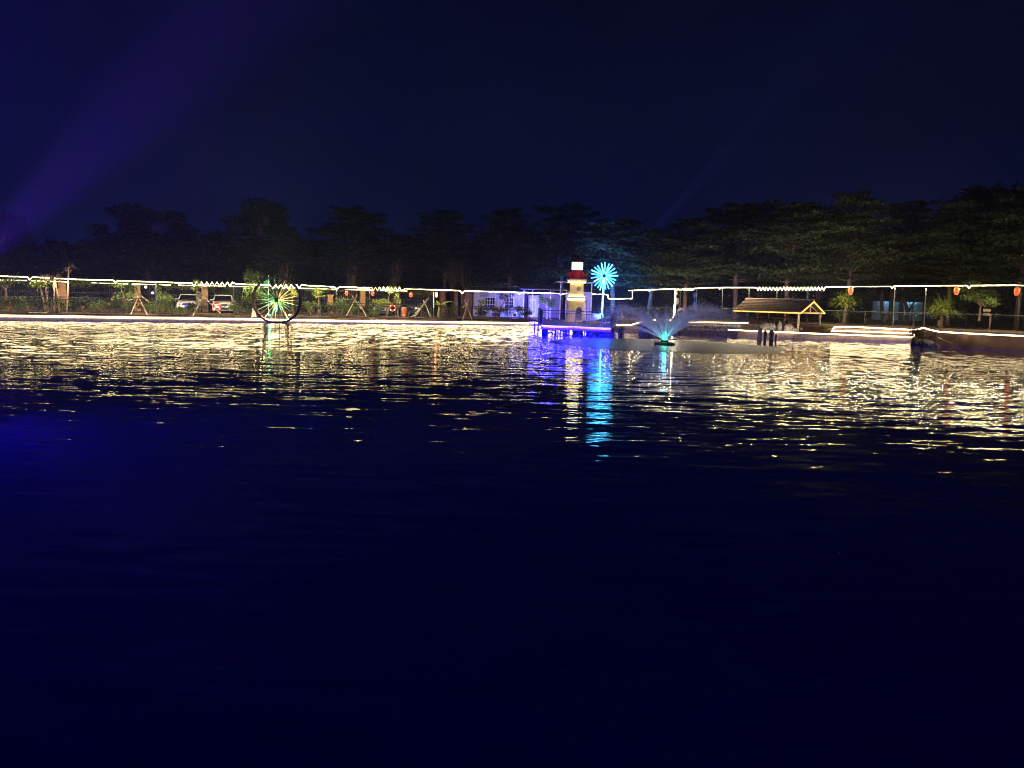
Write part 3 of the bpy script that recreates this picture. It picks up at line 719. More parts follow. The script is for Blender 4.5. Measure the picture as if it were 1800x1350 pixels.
for (x, y, mm) in ((1.35, .15, M_DKWOOD), (3.4, .15, M_DKWOOD), (PL-.25, .15, M_PALEWOOD), (.2, PWD-.2, M_DKWOOD), (3.1, PWD-.2, M_DKWOOD), (PL-.25, PWD-.2, M_PALEWOOD)):
    MB().box((x, y, ez/2+.1), (.12, .12, ez - .34)).build('post', mm, pv)
for y in (.12, PWD-.12):
    b = MB(); b.tube([(.2, y, 1.55), (PL-.25, y, 1.55)], .03, 4); b.tube([(.2, y, 1.12), (PL-.25, y, 1.12)], .02, 4)
    for k in range(12): b.box((.3 + k*(PL-.6)/11, y, 1.1), (.03, .03, .9))
    b.build('handrail', M_DKWOOD, pv)

# ------------------------------------------------------------------ stones, posts, raft by the water
sw = thing('stone_wall', 'rough stone retaining wall under the light strip behind the fountain', 'wall', tuple(at_y(1200, 580, 66)))
for r_ in range(2):
    for k in range(13):
        px = 1192 + k*8.6 + (r_ % 2)*4; q = at_y(px, 580.5 - r_*6.8, float(np.interp(px, [1190, 1300], [66.4, 64.6])) + .02)
        MB().blob(q, (random.uniform(.17, .24), .2, random.uniform(.13, .18)), k + 30*r_, .2, 8, 5).build('stone', M_STONE, sw, True)
def rock(label, px, py, Y, rad, m, seed): 
    q = at_y(px, py, Y); b = MB().blob((0, 0, 0), rad, seed, .18, 11, 8); o = b.build('boulder', m); o.location = q; return tag(o, label, 'boulder', 'boulders at the pavilion')
rock('pale humped boulder on the ledge under the right half of the pavilion', 1387, 577.5, 63.3, (.42, .35, .40), M_PSTONE, 3)
rock('small pale boulder right of the humped one under the pavilion', 1397, 580.5, 63, (.30, .25, .22), M_PSTONE, 5)
rock('upright grey boulder left of the humped pale one', 1371, 575, 63.5, (.2, .2, .48), M_STONE, 9)
rock('dark rounded boulder behind the dark pavilion post', 1346, 575, 64, (.4, .3, .42), M_STONE, 13)
rock('leaning grey boulder between two dark boulders under the pavilion', 1358, 576, 63.9, (.28, .3, .42), M_STONE, 17)
rock('little white boulder between the two pale pavilion posts', 1408.5, 578, 63, (.12, .12, .12), M_PSTONE, 21)
# dark posts and urn-like mooring posts standing in the shallow water
def stump(label, px, py0, py1, wpx, m=M_DKWOOD, prof=None, name='mooring_post', cat='mooring post'):
    foot = at_z(px, py1, -.02); sc_ = (foot - CAM).length / FPX; h = (py1-py0)*sc_; r_ = wpx*sc_/2
    t = MB().lathe([(r_*a, h*z) for a, z in (prof or ((.75, -.3), (.8, 0), (.85, .55), (1, .6), (1.05, .75), (.7, .95), (.3, 1)))], 12).build(name, m)
    t.location = foot; return tag(t, label, cat, 'dark posts standing in the shallows')
stump('urn-topped dark post in the shallows right of the pier', 1092.5, 577, 592.5, 5.5)
stump('squat timber pile in the shallows at the left pavilion post', 1335, 577, 597, 7.5, M_WOOD, ((1, -.3), (1, .85), (.9, .86), (.9, 1)))
stump('urn-shaped dark post just right of the timber pile', 1344.5, 582, 597.5, 6)
stump('broad dark post in the middle of the group below the pavilion', 1355.5, 581, 598, 8)
stump('thin dark post at the right end of the group below the pavilion', 1363.5, 588, 598.5, 3.2)
stump('short dark stake leaning out of the churned water left of the fountain', 1151, 599, 609, 1.6, M_DKWOOD, ((.8, -.3), (1, 0), (.8, 1)), 'stake', 'stake')
q = at_z(1392, 606, 0); tag(MB().tube([q - Vector((0, 0, .3)), q + Vector((.12, 0, .62))], .025, 5).build('stake', M_DKWOOD), 'thin stake leaning out of the water below the pavilion', 'stake', 'stakes standing in the lake')
q = at_z(1134, 590, 0)
bx = thing('pump_housing', 'dark masonry pump pier at the water between the pier and fountain', 'pump housing', (q.x, q.y, 0))
MB().box((.25, 1.2, .35), (.8, 2.2, .95)).build('block', M_STONE, bx); MB().box((.25, 1.2, .86), (.9, 2.3, .07)).build('cap', M_CONC, bx)
# low white cone statue on the bank by the pier
q = at_y(1092, 560, 71); c_ = MB().lathe([(.26, 0), (.3, .1), (.12, .35), (.22, .5), (.1, .75), (.16, .9), (.02, 1.1)], 12).build('garden_finial', M_WHITE); c_.location = (q.x, q.y, .6)
tag(c_, 'small white tiered garden finial on the bank right of the pier', 'ornament')
# black raft
q0, q1 = at_z(1664, 603.5, .16), at_z(1737, 607, .16)
rfd = thing('raft', 'low black pontoon raft with a pale oar moored under the bank', 'raft', (q0.x, q0.y, 0))
dv = (q1-q0); L = dv.length; rzr = math.atan2(dv.y, dv.x)
for dy in (0, .75): 
    s0 = Vector((-math.sin(rzr), math.cos(rzr), 0))*dy
    MB().tube([q0 + s0 + Vector((0, 0, -.06)), q1 + s0 + Vector((0, 0, -.06))], .15, 8).build('pontoon', M_BLACK, rfd, True)
for k in range(5):
    c_ = q0.lerp(q1, (k+.5)/5) + Vector((-math.sin(rzr), math.cos(rzr), 0))*.37; MB().box((c_.x, c_.y, .26), (.12, 1.0, .05), rzr).build('crossbeam', M_BLACK, rfd, True)
a, b = at_y(1649, 593.5, 55), at_y(1673, 603, 52.8); MB().tube([a, b], .03, 5).build('oar', M_PALEWOOD, rfd, True)
a, b = at_y(1731, 605, q1.y), at_y(1745, 601.8, q1.y - .2); MB().tube([a, b], .07, 6).build('boom', M_PALEWOOD, rfd, True)
a, b = at_y(1632, 597.5, 55), at_y(1652, 600.5, 54)
bo = MB(); n = 9                                             # a small upturned white dinghy
for k in range(n):
    f = k/(n-1); c_ = a.lerp(b, f); w_ = .34*math.sin(math.pi*min(1, f*.85+.12))
    for j in range(7):
        t = math.pi*j/6; bo.v.append((c_.x + .1*math.cos(t), c_.y + w_*math.cos(t)*1.2, .05 + w_*.85*math.sin(t)))
for k in range(n-1):
    for j in range(6): bo.f.append((k*7+j, k*7+j+1, (k+1)*7+j+1, (k+1)*7+j))
tag(bo.build('dinghy', M_GREY), 'small pale upturned dinghy beside the black raft', 'boat')

# ------------------------------------------------------------------ parked cars
def car(label, px, py_roof, d, rz, body, W=1.78, suv=True, half=False):
    f = foot_l(px, d, .6); root = thing('parked_car', label, 'car', tuple(f), LROT + rz, 'cars parked behind the railing')
    H = 1.62 if suv else 1.42; hood = 1.02 if suv else .88
    secs = [(0.0, .36, .62, .82), (.06, .27, hood-.14, .92), (.35, .22, hood-.02, .97), (1.1, .2, hood+.04, 1), (1.9, .2, hood+.08, 1), (3.6, .2, hood+.08, 1), (4.2, .25, hood, .96), (4.4, .4, hood-.2, .88)]
    b = MB(); n = 10
    for y, z0, z1, wf in secs:
        w_ = W/2*wf; zc = (z0+z1)/2
        ring = [(-w_*.94, z0), (w_*.94, z0), (w_, z0+.12), (w_, zc), (w_*.985, z1-.1), (w_*.86, z1), (-w_*.86, z1), (-w_*.985, z1-.1), (-w_, zc), (-w_, z0+.12)]
        b.v += [(x, y, z) for x, z in ring]
    for i in range(len(secs)-1):
        for j in range(n): b.f.append((i*n+j, i*n+(j+1) % n, (i+1)*n+(j+1) % n, (i+1)*n+j))
    b.f.append(tuple(range(n))); b.f.append(tuple(range((len(secs)-1)*n, len(secs)*n))[::-1])
    b.build('body', body, root, smooth=False)
    y0, y1, y2, y3 = 1.15, 1.85, 3.7, 4.25; wb, wt = W/2*.92, W/2*.76; zb_ = hood + .05
    rf = MB()                                                # roof shell and pillars
    rf.quad((-wt, y1, H), (wt, y1, H), (wt, y2, H-.03), (-wt, y2, H-.03))
    for s in (-1, 1):
        rf.tube([(s*wb, y0, zb_), (s*wt, y1, H-.03)], .045, 5); rf.tube([(s*wb, y3, zb_), (s*wt, y2, H-.05)], .06, 5); rf.tube([(s*wb*1.01, 2.8, zb_), (s*wt, 2.75, H-.03)], .05, 5)
        rf.tube([(s*wt, y1, H-.02), (s*wt, y2, H-.05)], .04, 5)
    rf.tube([(-wt, y1, H-.02), (wt, y1, H-.02)], .05, 5); rf.build('roof', body, root)
    MB().quad((-wb, y0, zb_), (wb, y0, zb_), (wt, y1, H-.03), (-wt, y1, H-.03)).build('windscreen', M_GLASS, root)
    MB().quad((wb, y3, zb_), (-wb, y3, zb_), (-wt, y2, H-.05), (wt, y2, H-.05)).build('rear_window', M_GLASS, root)
    for s in (-1, 1): MB().quad((s*wb*.99, y0, zb_), (s*wb*.99, y3, zb_), (s*wt*.99, y2, H-.05), (s*wt*.99, y1, H-.05)).build('side_window', M_GLASS, root)
    for s in (-1, 1):
        MB().box((s*W*.36, .055, hood-.22), (.34, .10, .15), s*.35).build('headlight', M_HEAD, root)
        MB().box((s*(W/2+.08), 1.45, hood+.14), (.2, .1, .14)).build('mirror', body, root)
        for y in (.85, 3.5):
            wl = MB(); rot = Matrix.Rotation(math.pi/2, 3, 'Y')
            t_ = MB().lathe([(.2, -.1), (.33, -.1), (.34, 0), (.33, .1), (.2, .1)], 16); t_.v = [tuple(rot @ Vector(v)) for v in t_.v]
            wo_ = t_.build('wheel', M_TYRE, root); wo_.location = (s*(W/2-.1), y, .34)
            r_ = MB().lathe([(.2, -.11), (.2, .11)], 12); r_.v = [tuple(rot @ Vector(v)) for v in r_.v]; r_.build('rim', M_CHROME, wo_)
    gr = MB(); gr.box((0, .0, hood-.25), (W*.44, .06, .16)); g_ = gr.build('grille', M_BLACK, root)
    for k in range(3): MB().box((0, -.035, hood-.30+k*.05), (W*.42, .012, .012)).build('slat', M_CHROME, g_)
    MB().box((0, -.0, .42), (W*.6, .08, .14)).build('air_intake', M_BLACK, root)
    MB().box((0, -.05, .56), (.44, .015, .13)).build('number_plate', mat('plate_blue', (.08, .12, .42), .5, .1), root)
    return root
W1 = mat('white_car_paint', (.80, .77, .70), .3, .03, 1, spec=.5); W2 = mat('navy_car_paint', (.03, .035, .09), .25, .05, 1, spec=.6)
W3 = mat('silver_car_paint', (.30, .30, .31), .3, .05, 1, spec=.6, metal=.4)
car('white four-wheel-drive parked left of the orange tan pillar', 329, 518, 4.6, -.12, W1, 1.85, True)
car('white car parked right of the orange tan pillar, behind the red life ring', 391, 526, 4.3, -.1, W1, 1.8, True)
car('silver saloon parked behind the orange life ring under the pale green tree', 668, 532, 4.2, -.25, W3, 1.8, False)
car('dark navy car parked left of the bamboo tripod by the orange lamp', 721, 529, 4.0, -.35, W2, 1.8, True)

# ------------------------------------------------------------------ life rings, lanterns, orange lamp, small things
def life_ring(label, c, r, rz, red=M_RING1):
    root = thing('life_ring', label, 'life ring', tuple(c), rz, 'life rings on the railings')
    n = 28; R_ = r*.78; t_ = r*.22
    MB().tube([(R_*math.cos(2*math.pi*k/n), 0, R_*math.sin(2*math.pi*k/n)) for k in range(n)], t_, 8, True).build('ring', red, root)
    for q in range(4):
        t = math.pi/4 + q*math.pi/2
        MB().tube([(R_*math.cos(t+a), 0, R_*math.sin(t+a)) for a in (-.18, 0, .18)], t_*1.06, 8).build('band', M_RINGW, root)
    return root
c = at_l(381.5, 538.5, .75); life_ring('red life ring hanging on the railing before the white car', c, .36, LROT)
c = at_l(690, 541, .75); life_ring('orange red life ring hanging on the railing before the silver saloon', c, .34, LROT)
c = at_y(1197.5, 549, 69.6); life_ring('faded pinkish life ring hanging beside the rope-wound white post', c, .40, RROT, mat('faded_red', (.62, .28, .30), .6, .2, 5))
def lantern(label, c, h, r, glow_=True):
    root = thing('lantern', label, 'lantern', tuple(c), 0, 'red lanterns hanging from the light strings')
    MB().lathe([(r*.55, -h/2), (r*.9, -h*.3), (r, 0), (r*.9, h*.3), (r*.55, h/2)], 14).build('shade', M_LANT, root)
    MB().lathe([(r*.5, h/2+.001), (r*.5, h/2+.05)], 10).build('cap', M_BLACK, root)
    MB().lathe([(r*.5, -h/2-.05), (r*.5, -h/2-.001)], 10).build('base_ring', M_PALEWOOD, root)
    MB().tube([(0, 0, -h/2-.05), (0, 0, -h/2-.2)], .035, 5).build('tassel', M_DKRED, root)
    MB().tube([(0, 0, h/2+.05), (0, 0, h/2+.16)], .01, 4).build('cord', M_BLACK, root)
for px, py, lab in ((609, 515.5, 'red lantern left of the crossed bamboo poles'), (655, 516, 'red lantern at the left edge of the pale green tree'), (722, 518.5, 'red lantern above the dark navy car')):
    lantern(lab, at_l(px, py, DU), .40, .15)
for px, py, lab in ((1495.5, 511, 'orange red lantern at the drooping bush right of the pavilion'), (1681.5, 511, 'orange red lantern right of the strap-leaved clump'), (1787.5, 512, 'orange red lantern at the right-hand end of the light string')):
    lantern(lab, at_y(px, py, Yr(px)-.05), .56, .19)
q = at_l(767, 518, 7.2)
om = thing('bulkhead_lamp', 'bright orange lamp on the slim brown gate pillar', 'lamp', tuple(q), LROT)
MB().blob((0, 0, 0), (.13, .12, .28), 2, .02, 10, 8).build('bulb', M_FLAME, om); MB().box((.0, .2, .05), (.12, .3, .12)).build('bracket', M_BLACK, om)
q = foot_l(762, 5.5, .6); t = at_l(762, 513, 5.5); b = at_l(762.5, 541, 5.5)
wt_ = thing('light_tube', 'upright white light tube beside the orange lamp', 'light tube', tuple(q)); MB().tube([b, t], .05, 6).build('tube', glow('tube_white', (1, .93, .8), 1.3), wt_, True); MB().tube([q, b], .03, 5).build('stand', M_GREY, wt_, True)
q = foot_l(710, 2.4, .6)
tag(MB().lathe([(.24, 0), (.25, .8), (.2, .95)], 14).build('plastic_drum', M_ORANGEP), 'faded orange plastic drum right of the orange red life ring', 'drum').location = q
q = foot_l(446, .9, .4); tp = at_l(445.5, 534, .9)
ez_ = thing('trestle', 'pale wooden trestle standing on the kerb left of the water wheel', 'trestle', tuple(q))
for px, py, d in ((442.5, 559, .5), (450, 558, .6), (457, 557.5, 1.1)):
    b = at_l(px, py, d); MB().tube([b, tp], .045, 5).build('leg', M_PALEWOOD, ez_, True)
MB().poly([at_l(445, 536, .85), at_l(443, 557, .5), at_l(450, 557, .6)]).build('panel', M_PALEWOOD, ez_, True)
for (x0, x1, py, lab) in ((51, 58, 549.3, 'first'), (59.5, 66, 549.5, 'second'), (67.5, 75, 549.7, 'third'), (76, 84, 550, 'fourth')):
    a, b = at_l(x0, py, .9), at_l(x1, py, .9); tag(MB().box((a+b)/2, ((b-a).length, .2, .05), LROT).build('paver', M_PSTONE), lab + ' from the left of the pale slabs lying below the leaning trunks', 'slab', 'pale slabs on the earth bank')
for (x0, x1, py, lab) in ((651, 658, 561, 'first'), (659.5, 665, 561.2, 'second'), (666, 671, 561.3, 'third'), (672, 677, 561.4, 'fourth')):
    a, b = at_l(x0, py, .8), at_l(x1, py, .8); tag(MB().box((a+b)/2, ((b-a).length, .2, .05), LROT).build('paver', M_PSTONE), lab + ' from the left of the pale slabs lying below the silver saloon', 'slab', 'pale slabs on the earth bank')
for (x0, x1, py, lab) in ((813, 824, 563.6, 'long'), (826, 831, 564, 'middle'), (832, 837, 564.2, 'short'), ):
    a, b = at_l(x0, py, .8), at_l(x1, py, .8); tag(MB().box((a+b)/2, ((b-a).length, .2, .05), LROT).build('paver', M_PSTONE), lab + ' pale slab at the foot of the bamboo tripod by the cabin', 'slab', 'pale slabs on the earth bank')
# white box and camera on the wrapped post, blue sign, wooden sign, little sign
q = at_y(1187, 560, 70.6); wpst = thing('wrapped_post', 'tall white post wound with rope light behind the fountain', 'post', (q.x, q.y, .95))
tt = at_y(1187.6, 507, 70.6); MB().tube([(q.x, q.y, .95), tt], .06, 8).build('shaft', M_WHITE, wpst, True)
c = at_y(1190.5, 529.5, 70.4); MB().box(c, (.22, .16, .58)).build('cabinet', M_WHITE, wpst, True)
c = at_y(1190, 516, 70.3); MB().blob(c, (.1, .1, .12), 1, .02).build('camera_dome', M_WHITE, wpst, True)
q = at_y(1222, 540, 74); bs = thing('round_sign', 'small blue round sign on a dark post right of the pale trunk', 'sign', (q.x, q.y, 1.1))
c = at_y(1221, 518.5, 74); MB().tube([(q.x, q.y, 1.1), (c.x, c.y, c.z-.1)], .07, 6).build('post', M_BLUEP, bs, True)
k_ = MB().lathe([(.2, -.03), (.2, .03)], 16); k_.v = [(c.x + x*1.0, c.y + z, c.z + y*1.2) for x, y, z in k_.v]; k_.build('disc', M_BLUEP, bs, True)
q = at_y(1741, 566, 59.5); a = at_y(1735, 545.5, 59.4); b = at_y(1734, 552.5, 59.4); ws = thing('wooden_sign', 'small wooden sign with two boards on a post behind the railing', 'sign', (q.x, q.y, 1.15))
MB().box((q.x, q.y+.05, 1.75), (.09, .07, 1.3)).build('post', M_WOOD, ws, True); MB().box(a, (.55, .05, .22)).build('board', M_WOOD, ws, True); MB().box(b, (.52, .05, .2)).build('board', M_WOOD, ws, True)
q = at_y(1651.5, 567, 57.5); tag(MB().box((q.x, q.y, q.z-.05), (.27, .06, .42)).build('notice_plate', mat('notice', (.45, .36, .3), .7, .3, 14)), 'small pale notice plate standing at the bank edge under the strap-leaved clump', 'notice')

# ------------------------------------------------------------------ bamboo props
def tripod(label, poles, d=1.3):
    """poles: (foot px, foot py, tip px, tip py)"""
    f = at_l(poles[0][0], poles[0][1], d); root = thing('bamboo_tripod', label, 'bamboo prop', tuple(f), group='bamboo props staking young trees')
    for k, (x0, y0, x1, y1) in enumerate(poles):
        a, b = at_l(x0, y0, d + .12*k), at_l(x1, y1, d + .3 - .1*k)
        MB().tube([a, a.lerp(b, .5) + Vector((random.uniform(-.02, .02), 0, 0)), b], [.055, .05, .045], 5).build('pole', M_BAMBOO, root, True)
tripod('bamboo tripod standing in front of the second tan pillar', [(230, 553, 246, 513), (259, 553.5, 240, 514), (226, 529, 244, 519), (262, 531, 246, 518)])
tripod('crossed bamboo poles in front of the orange tan pillar', [(338, 557, 356, 523), (388, 551, 349, 513), (372, 535, 352, 518)])
tripod('crossed bamboo poles behind the second red lantern', [(609, 555, 628, 518), (635, 543, 617, 517), (644, 556, 630, 530)])
tripod('bamboo tripod standing right of the dark navy car', [(725, 557, 751, 526), (728.5, 557.5, 754, 523), (757, 556.5, 744, 528)])
tripod('bamboo tripod standing in front of the broad brown pillar', [(813, 562, 824, 525.5), (830, 563, 816, 527), (813, 541, 821, 533)])

# ------------------------------------------------------------------ cabins
cb_a, cb_b = foot_l(832, 7.4, .6), foot_l(921, 6.6, .6); CL = (cb_b-cb_a).length; CR = math.atan2(cb_b.y-cb_a.y, cb_b.x-cb_a.x)
cab = thing('cabin', 'white corrugated cabin with two barred windows, lit blue', 'cabin', tuple(cb_a), CR)
cw = MB(); n = int(CL/.16); CH = 2.75
def wall_seg(x0, x1, z0, z1):
    k0 = int(x0/.08); k1 = int(x1/.08)
    for k in range(k0, k1):
        a, b = k*.08, (k+1)*.08; ya, yb = (0 if k % 2 else -.035), (0 if (k+1) % 2 else -.035)
        cw.quad((a, ya, z0), (b, yb, z0), (b, yb, z1), (a, ya, z1))
wins = [(1.25, 2.35), (3.45, 4.4)]; zs = (.95, 2.05)
edges = [0] + [v for w_ in wins for v in w_] + [CL]
for i in range(0, len(edges), 2): wall_seg(edges[i], edges[i+1], 0, CH)
for a, b in wins: wall_seg(a, b, 0, zs[0]); wall_seg(a, b, zs[1], CH)
cw.build('wall', M_CORR, cab)
MB().box((CL/2, 1.6, CH/2), (CL-.02, 3.1, CH-.04)).build('inner_shell', M_DARKW, cab)
for a, b in wins:
    fr = MB(); cx = (a+b)/2; hz = (zs[0]+zs[1])/2
    for x in (a, b): fr.box((x, -.04, hz), (.07, .09, zs[1]-zs[0]+.07))
    for z in zs: fr.box((cx, -.04, z), (b-a-.07, .08, .07))
    fo_ = fr.build('window', M_WHITE, cab)
    MB().quad((a, .02, zs[0]), (b, .02, zs[0]), (b, .02, zs[1]), (a, .02, zs[1])).build('pane', M_GLASS, fo_)
    br = MB(); br.box((cx, -.035, hz), (.06, .05, zs[1]-zs[0]-.07))
    for z in (zs[0]+.37, zs[0]+.74): br.box((cx, -.03, z), (b-a-.07, .03, .035))
    for q in (.25, .75): br.box((a+(b-a)*q, -.03, hz), (.025, .028, zs[1]-zs[0]-.07))
    br.build('bars', M_WHITE, fo_)
MB().box((CL/2, 1.5, CH+.10), (CL+.5, 3.8, .07), rot=Matrix.Rotation(R(4), 3, 'X')).build('roof', M_ROOFM, cab)
MB().box((CL*.2, -.06, 2.35), (1.0, .05, .5)).build('panel_board', M_GREY, cab)
MB().box((1.05, -.5, .42), (2.4, .06, .8)).build('plinth_screen', M_CORR, cab)
# open shelter with a sheet roof right of the cabin
sA, sB = foot_l(921, 5.0, .6), foot_l(996, 4.2, .6); SL = (sB-sA).length; SR = math.atan2(sB.y-sA.y, sB.x-sA.x)
sh = thing('shelter', 'blue-lit lean-to shelter with pale posts and a sheet roof', 'shelter', tuple(sA), SR)
MB().box((SL/2, 2.0, 3.30), (SL+.6, 3.6, .06), rot=Matrix.Rotation(R(9), 3, 'X')).build('roof', M_ROOFM, sh)
for x in (.0, .95, 2.95, SL-.05): MB().box((x, .12, 1.48), (.07, .07, 2.96)).build('post', M_WHITE, sh)
MB().box((SL*.16, 2.6, 1.3), (SL*.36, .1, 2.6)).build('wall', M_DARKW, sh); MB().box((SL*.78, 2.6, 1.3), (SL*.5, .1, 2.6)).build('wall', mat('mauve_wall', (.30, .26, .34), .8, .15, 1), sh)
MB().box((1.62, 1.9, 1.2), (1.25, .12, 2.4)).build('partition', M_CORR, sh)
d_ = MB().box((1.45, 1.80, 1.05), (.78, .06, 1.95)).build('door', M_WHITE, sh)
MB().box((1.45, 1.765, 1.15), (.52, .01, 1.25)).build('pane', mat('frosted_pane', (.5, .5, .46), .4, .4, 9), d_)
# kiosk behind the lighthouse
kA = at_y(1000, 565, 77.5); kA.z = .6; kk = thing('kiosk', 'small blue-lit kiosk behind the lighthouse with a panelled door', 'kiosk', tuple(kA), .04)
MB().box((1.05, 1.3, 1.42), (2.3, 2.4, 2.84)).build('wall', M_CORR, kk)
MB().box((.55, .8, 3.78), (3.9, 3.6, .07)).build('roof', M_ROOFM, kk)
for x in (-1.0, 2.1): MB().box((x, -.55, 1.87), (.09, .09, 3.74)).build('post', M_WHITE, kk)
dd = MB().box((1.45, .08, 1.15), (.75, .06, 2.1)).build('door', M_GREY, kk)
for z in (.75, 1.5): MB().box((1.45, .045, z), (.45, .02, .55)).build('panel', M_WHITE, dd)
MB().box((2.9, .5, .35), (1.2, .3, .7)).build('counter', M_CORR, kk)
# pale blue building far behind the pavilion shore
bA = at_y(1533, 545, 86); bB = at_y(1622, 545, 84); bA.z = bB.z = 1.0; BLn = (bB-bA).length
bld = thing('low_building', 'pale blue low building glimpsed behind trunks beyond the railing', 'building', tuple(bA), math.atan2(bB.y-bA.y, bB.x-bA.x))
for k in range(5): MB().box((BLn*(k+.5)/5, .1, 1.45), (BLn/5-.08, .2, 2.3)).build('wall_panel', M_PBLUE, bld)
MB().box((BLn/2, .6, 2.75), (BLn+1.2, 2.2, .14)).build('roof', M_DARKW, bld); MB().box((BLn/2, -.56, 2.52), (BLn+1.2, .06, .36)).build('fascia', M_DARKW, bld)
MB().box((BLn/2, 1.5, 1.3), (BLn, 2.4, 2.6)).build('core', M_DARKW, bld)
for k in range(2): MB().tube([(BLn*(.28+.45*k) - .6, -.35, 2.62), (BLn*(.28+.45*k) + .6, -.35, 2.62)], .03, 6).build('light_tube', M_PALE, bld)  # unseen tubes added behind the fascia to light the wall panels
for px, py in ((1127, 500.5), (1134, 501)):
    q = at_y(px, py, 95); o = MB().blob((0, 0, 0), (.11, .11, .11), 1, .02, 8, 6).build('distant_lamp', glow('far_white', (1, .97, .9), 6)); o.location = q
    tag(o, 'tiny distant white lamp between the trees, ' + ('left one' if px < 1130 else 'right one') + ' of the pair', 'lamp', 'distant lamps between the trees')
for px, py, lab in ((256, 504.5, 'upper'), (268, 515, 'lower')):
    q = at_l(px, py, 13); o = MB().blob((0, 0, 0), (.13, .13, .13), 1, .02, 8, 6).build('distant_lamp', glow('far_cool', (.8, .9, 1), 5)); o.location = q
    tag(o, lab + ' of two cool white lamps behind the fence by the first tripod', 'lamp', 'distant lamps between the trees')

# ------------------------------------------------------------------ plants
def ell(rng, n, c, r, shell=.55):
    d = rng.normal(size=(n, 3)); d /= np.linalg.norm(d, axis=1)[:, None]
    return np.asarray(c) + d * (rng.uniform(shell, 1, n)[:, None]) * np.asarray(r)
def shrub(name, label, cat, loc, seed, w, h, leafm, n=420, size=.14, flowers=0, lumps=6, group=None, stems=True):
    w *= 1.25; h *= 1.08; n = int(n*1.7)
    rng = np.random.default_rng(seed); root = thing(name, label, cat, tuple(loc), rng.uniform(0, 6), group)
    b = MB(); lc = []
    for k in range(lumps):
        c = (rng.uniform(-.55, .55)*w/2*1.1, rng.uniform(-.5, .5)*w/2, h*rng.uniform(.3, .78)); lc.append(c)
        b.leaves(ell(rng, n//lumps, c, (w*rng.uniform(.2, .34), w*.25, h*rng.uniform(.16, .28)), .3), size, rng)
    stuff(b.build('foliage', leafm, root))
    s = MB()
    for c in lc: s.tube([(c[0]*.15, c[1]*.15, -.1), (c[0]*.6, c[1]*.6, c[2]*.6), c], [.03, .022, .012], 4)
    s.build('stems', M_BARK, root)
    for k in range(flowers):
        c = ell(rng, 1, lc[k % lumps], (w*.3, w*.28, h*.25), .95)[0]; f = MB()
        f.leaves(np.asarray(c) + rng.normal(0, .045, (9, 3)), .12, rng, ratio=.8); f.build('flower', L_FLOWER, root)
    return root
def small_tree(name, label, loc, seed, trunk, crown_w, crown_h, leafm, n=900, size=.16, lean=0, cat='tree', group=None, barkm=None):
    rng = np.random.default_rng(seed); root = thing(name, label, cat, tuple(loc), 0, group)
    t = MB(); tip = Vector((lean, 0, trunk)); t.tube([(0, 0, -.2), (lean*.4, .05, trunk*.55), tip], [.10, .08, .06], 6)
    b = MB()
    for k in range(7):
        a = rng.uniform(0, 6.28); q = Vector((tip.x + math.cos(a)*crown_w*rng.uniform(.1, .36), math.sin(a)*crown_w*.3, trunk + crown_h*rng.uniform(.05, .85)))
        t.tube([tip - Vector((0, 0, .1)), tip.lerp(q, .55) + Vector((0, 0, .05)), q], [.05, .03, .012], 4)
        b.leaves(ell(rng, n//7, q, (crown_w*rng.uniform(.16, .28), crown_w*.22, crown_h*rng.uniform(.14, .26)), .25), size, rng)
    t.build('trunk', barkm or M_BARK, root); stuff(b.build('crown', leafm, root)); return root

GS = 'flowering shrubs along the earth bank'
for k, (px, w, h, fl, lab) in enumerate(((18, 1.9, 1.35, 3, 'with two pale pink blooms at the far left'), (42, 1.6, 1.2, 2, 'in front of the first leaning trunk'), (92, 1.7, 1.3, 1, 'right of the leaning trunks'), (118, 1.5, 1.3, 0, 'at the foot of the wide tan pillar'), (146, 1.6, 1.4, 0, 'with sparse leaves between the wide pillar and the red blooms'), (172, 1.7, 1.1, 4, 'with a scatter of small pink blooms'), (196, 1.5, 1.2, 3, 'with one big red bloom near its top'), (222, 1.4, 1.1, 4, 'with red blooms touching the first bamboo tripod'))):
    p = foot_l(px, 2.4 + .4*(k % 2), .55); shrub('flowering_shrub' if fl else 'shrub', ('dark flowering shrub ' if fl else 'dark leafy shrub ') + lab, 'shrub', p, 20 + k, w, h, L_SHRUB if k % 2 else L_DARK, 420, .13, fl, 6, GS)
GB = 'leafy shrubs behind the railing'
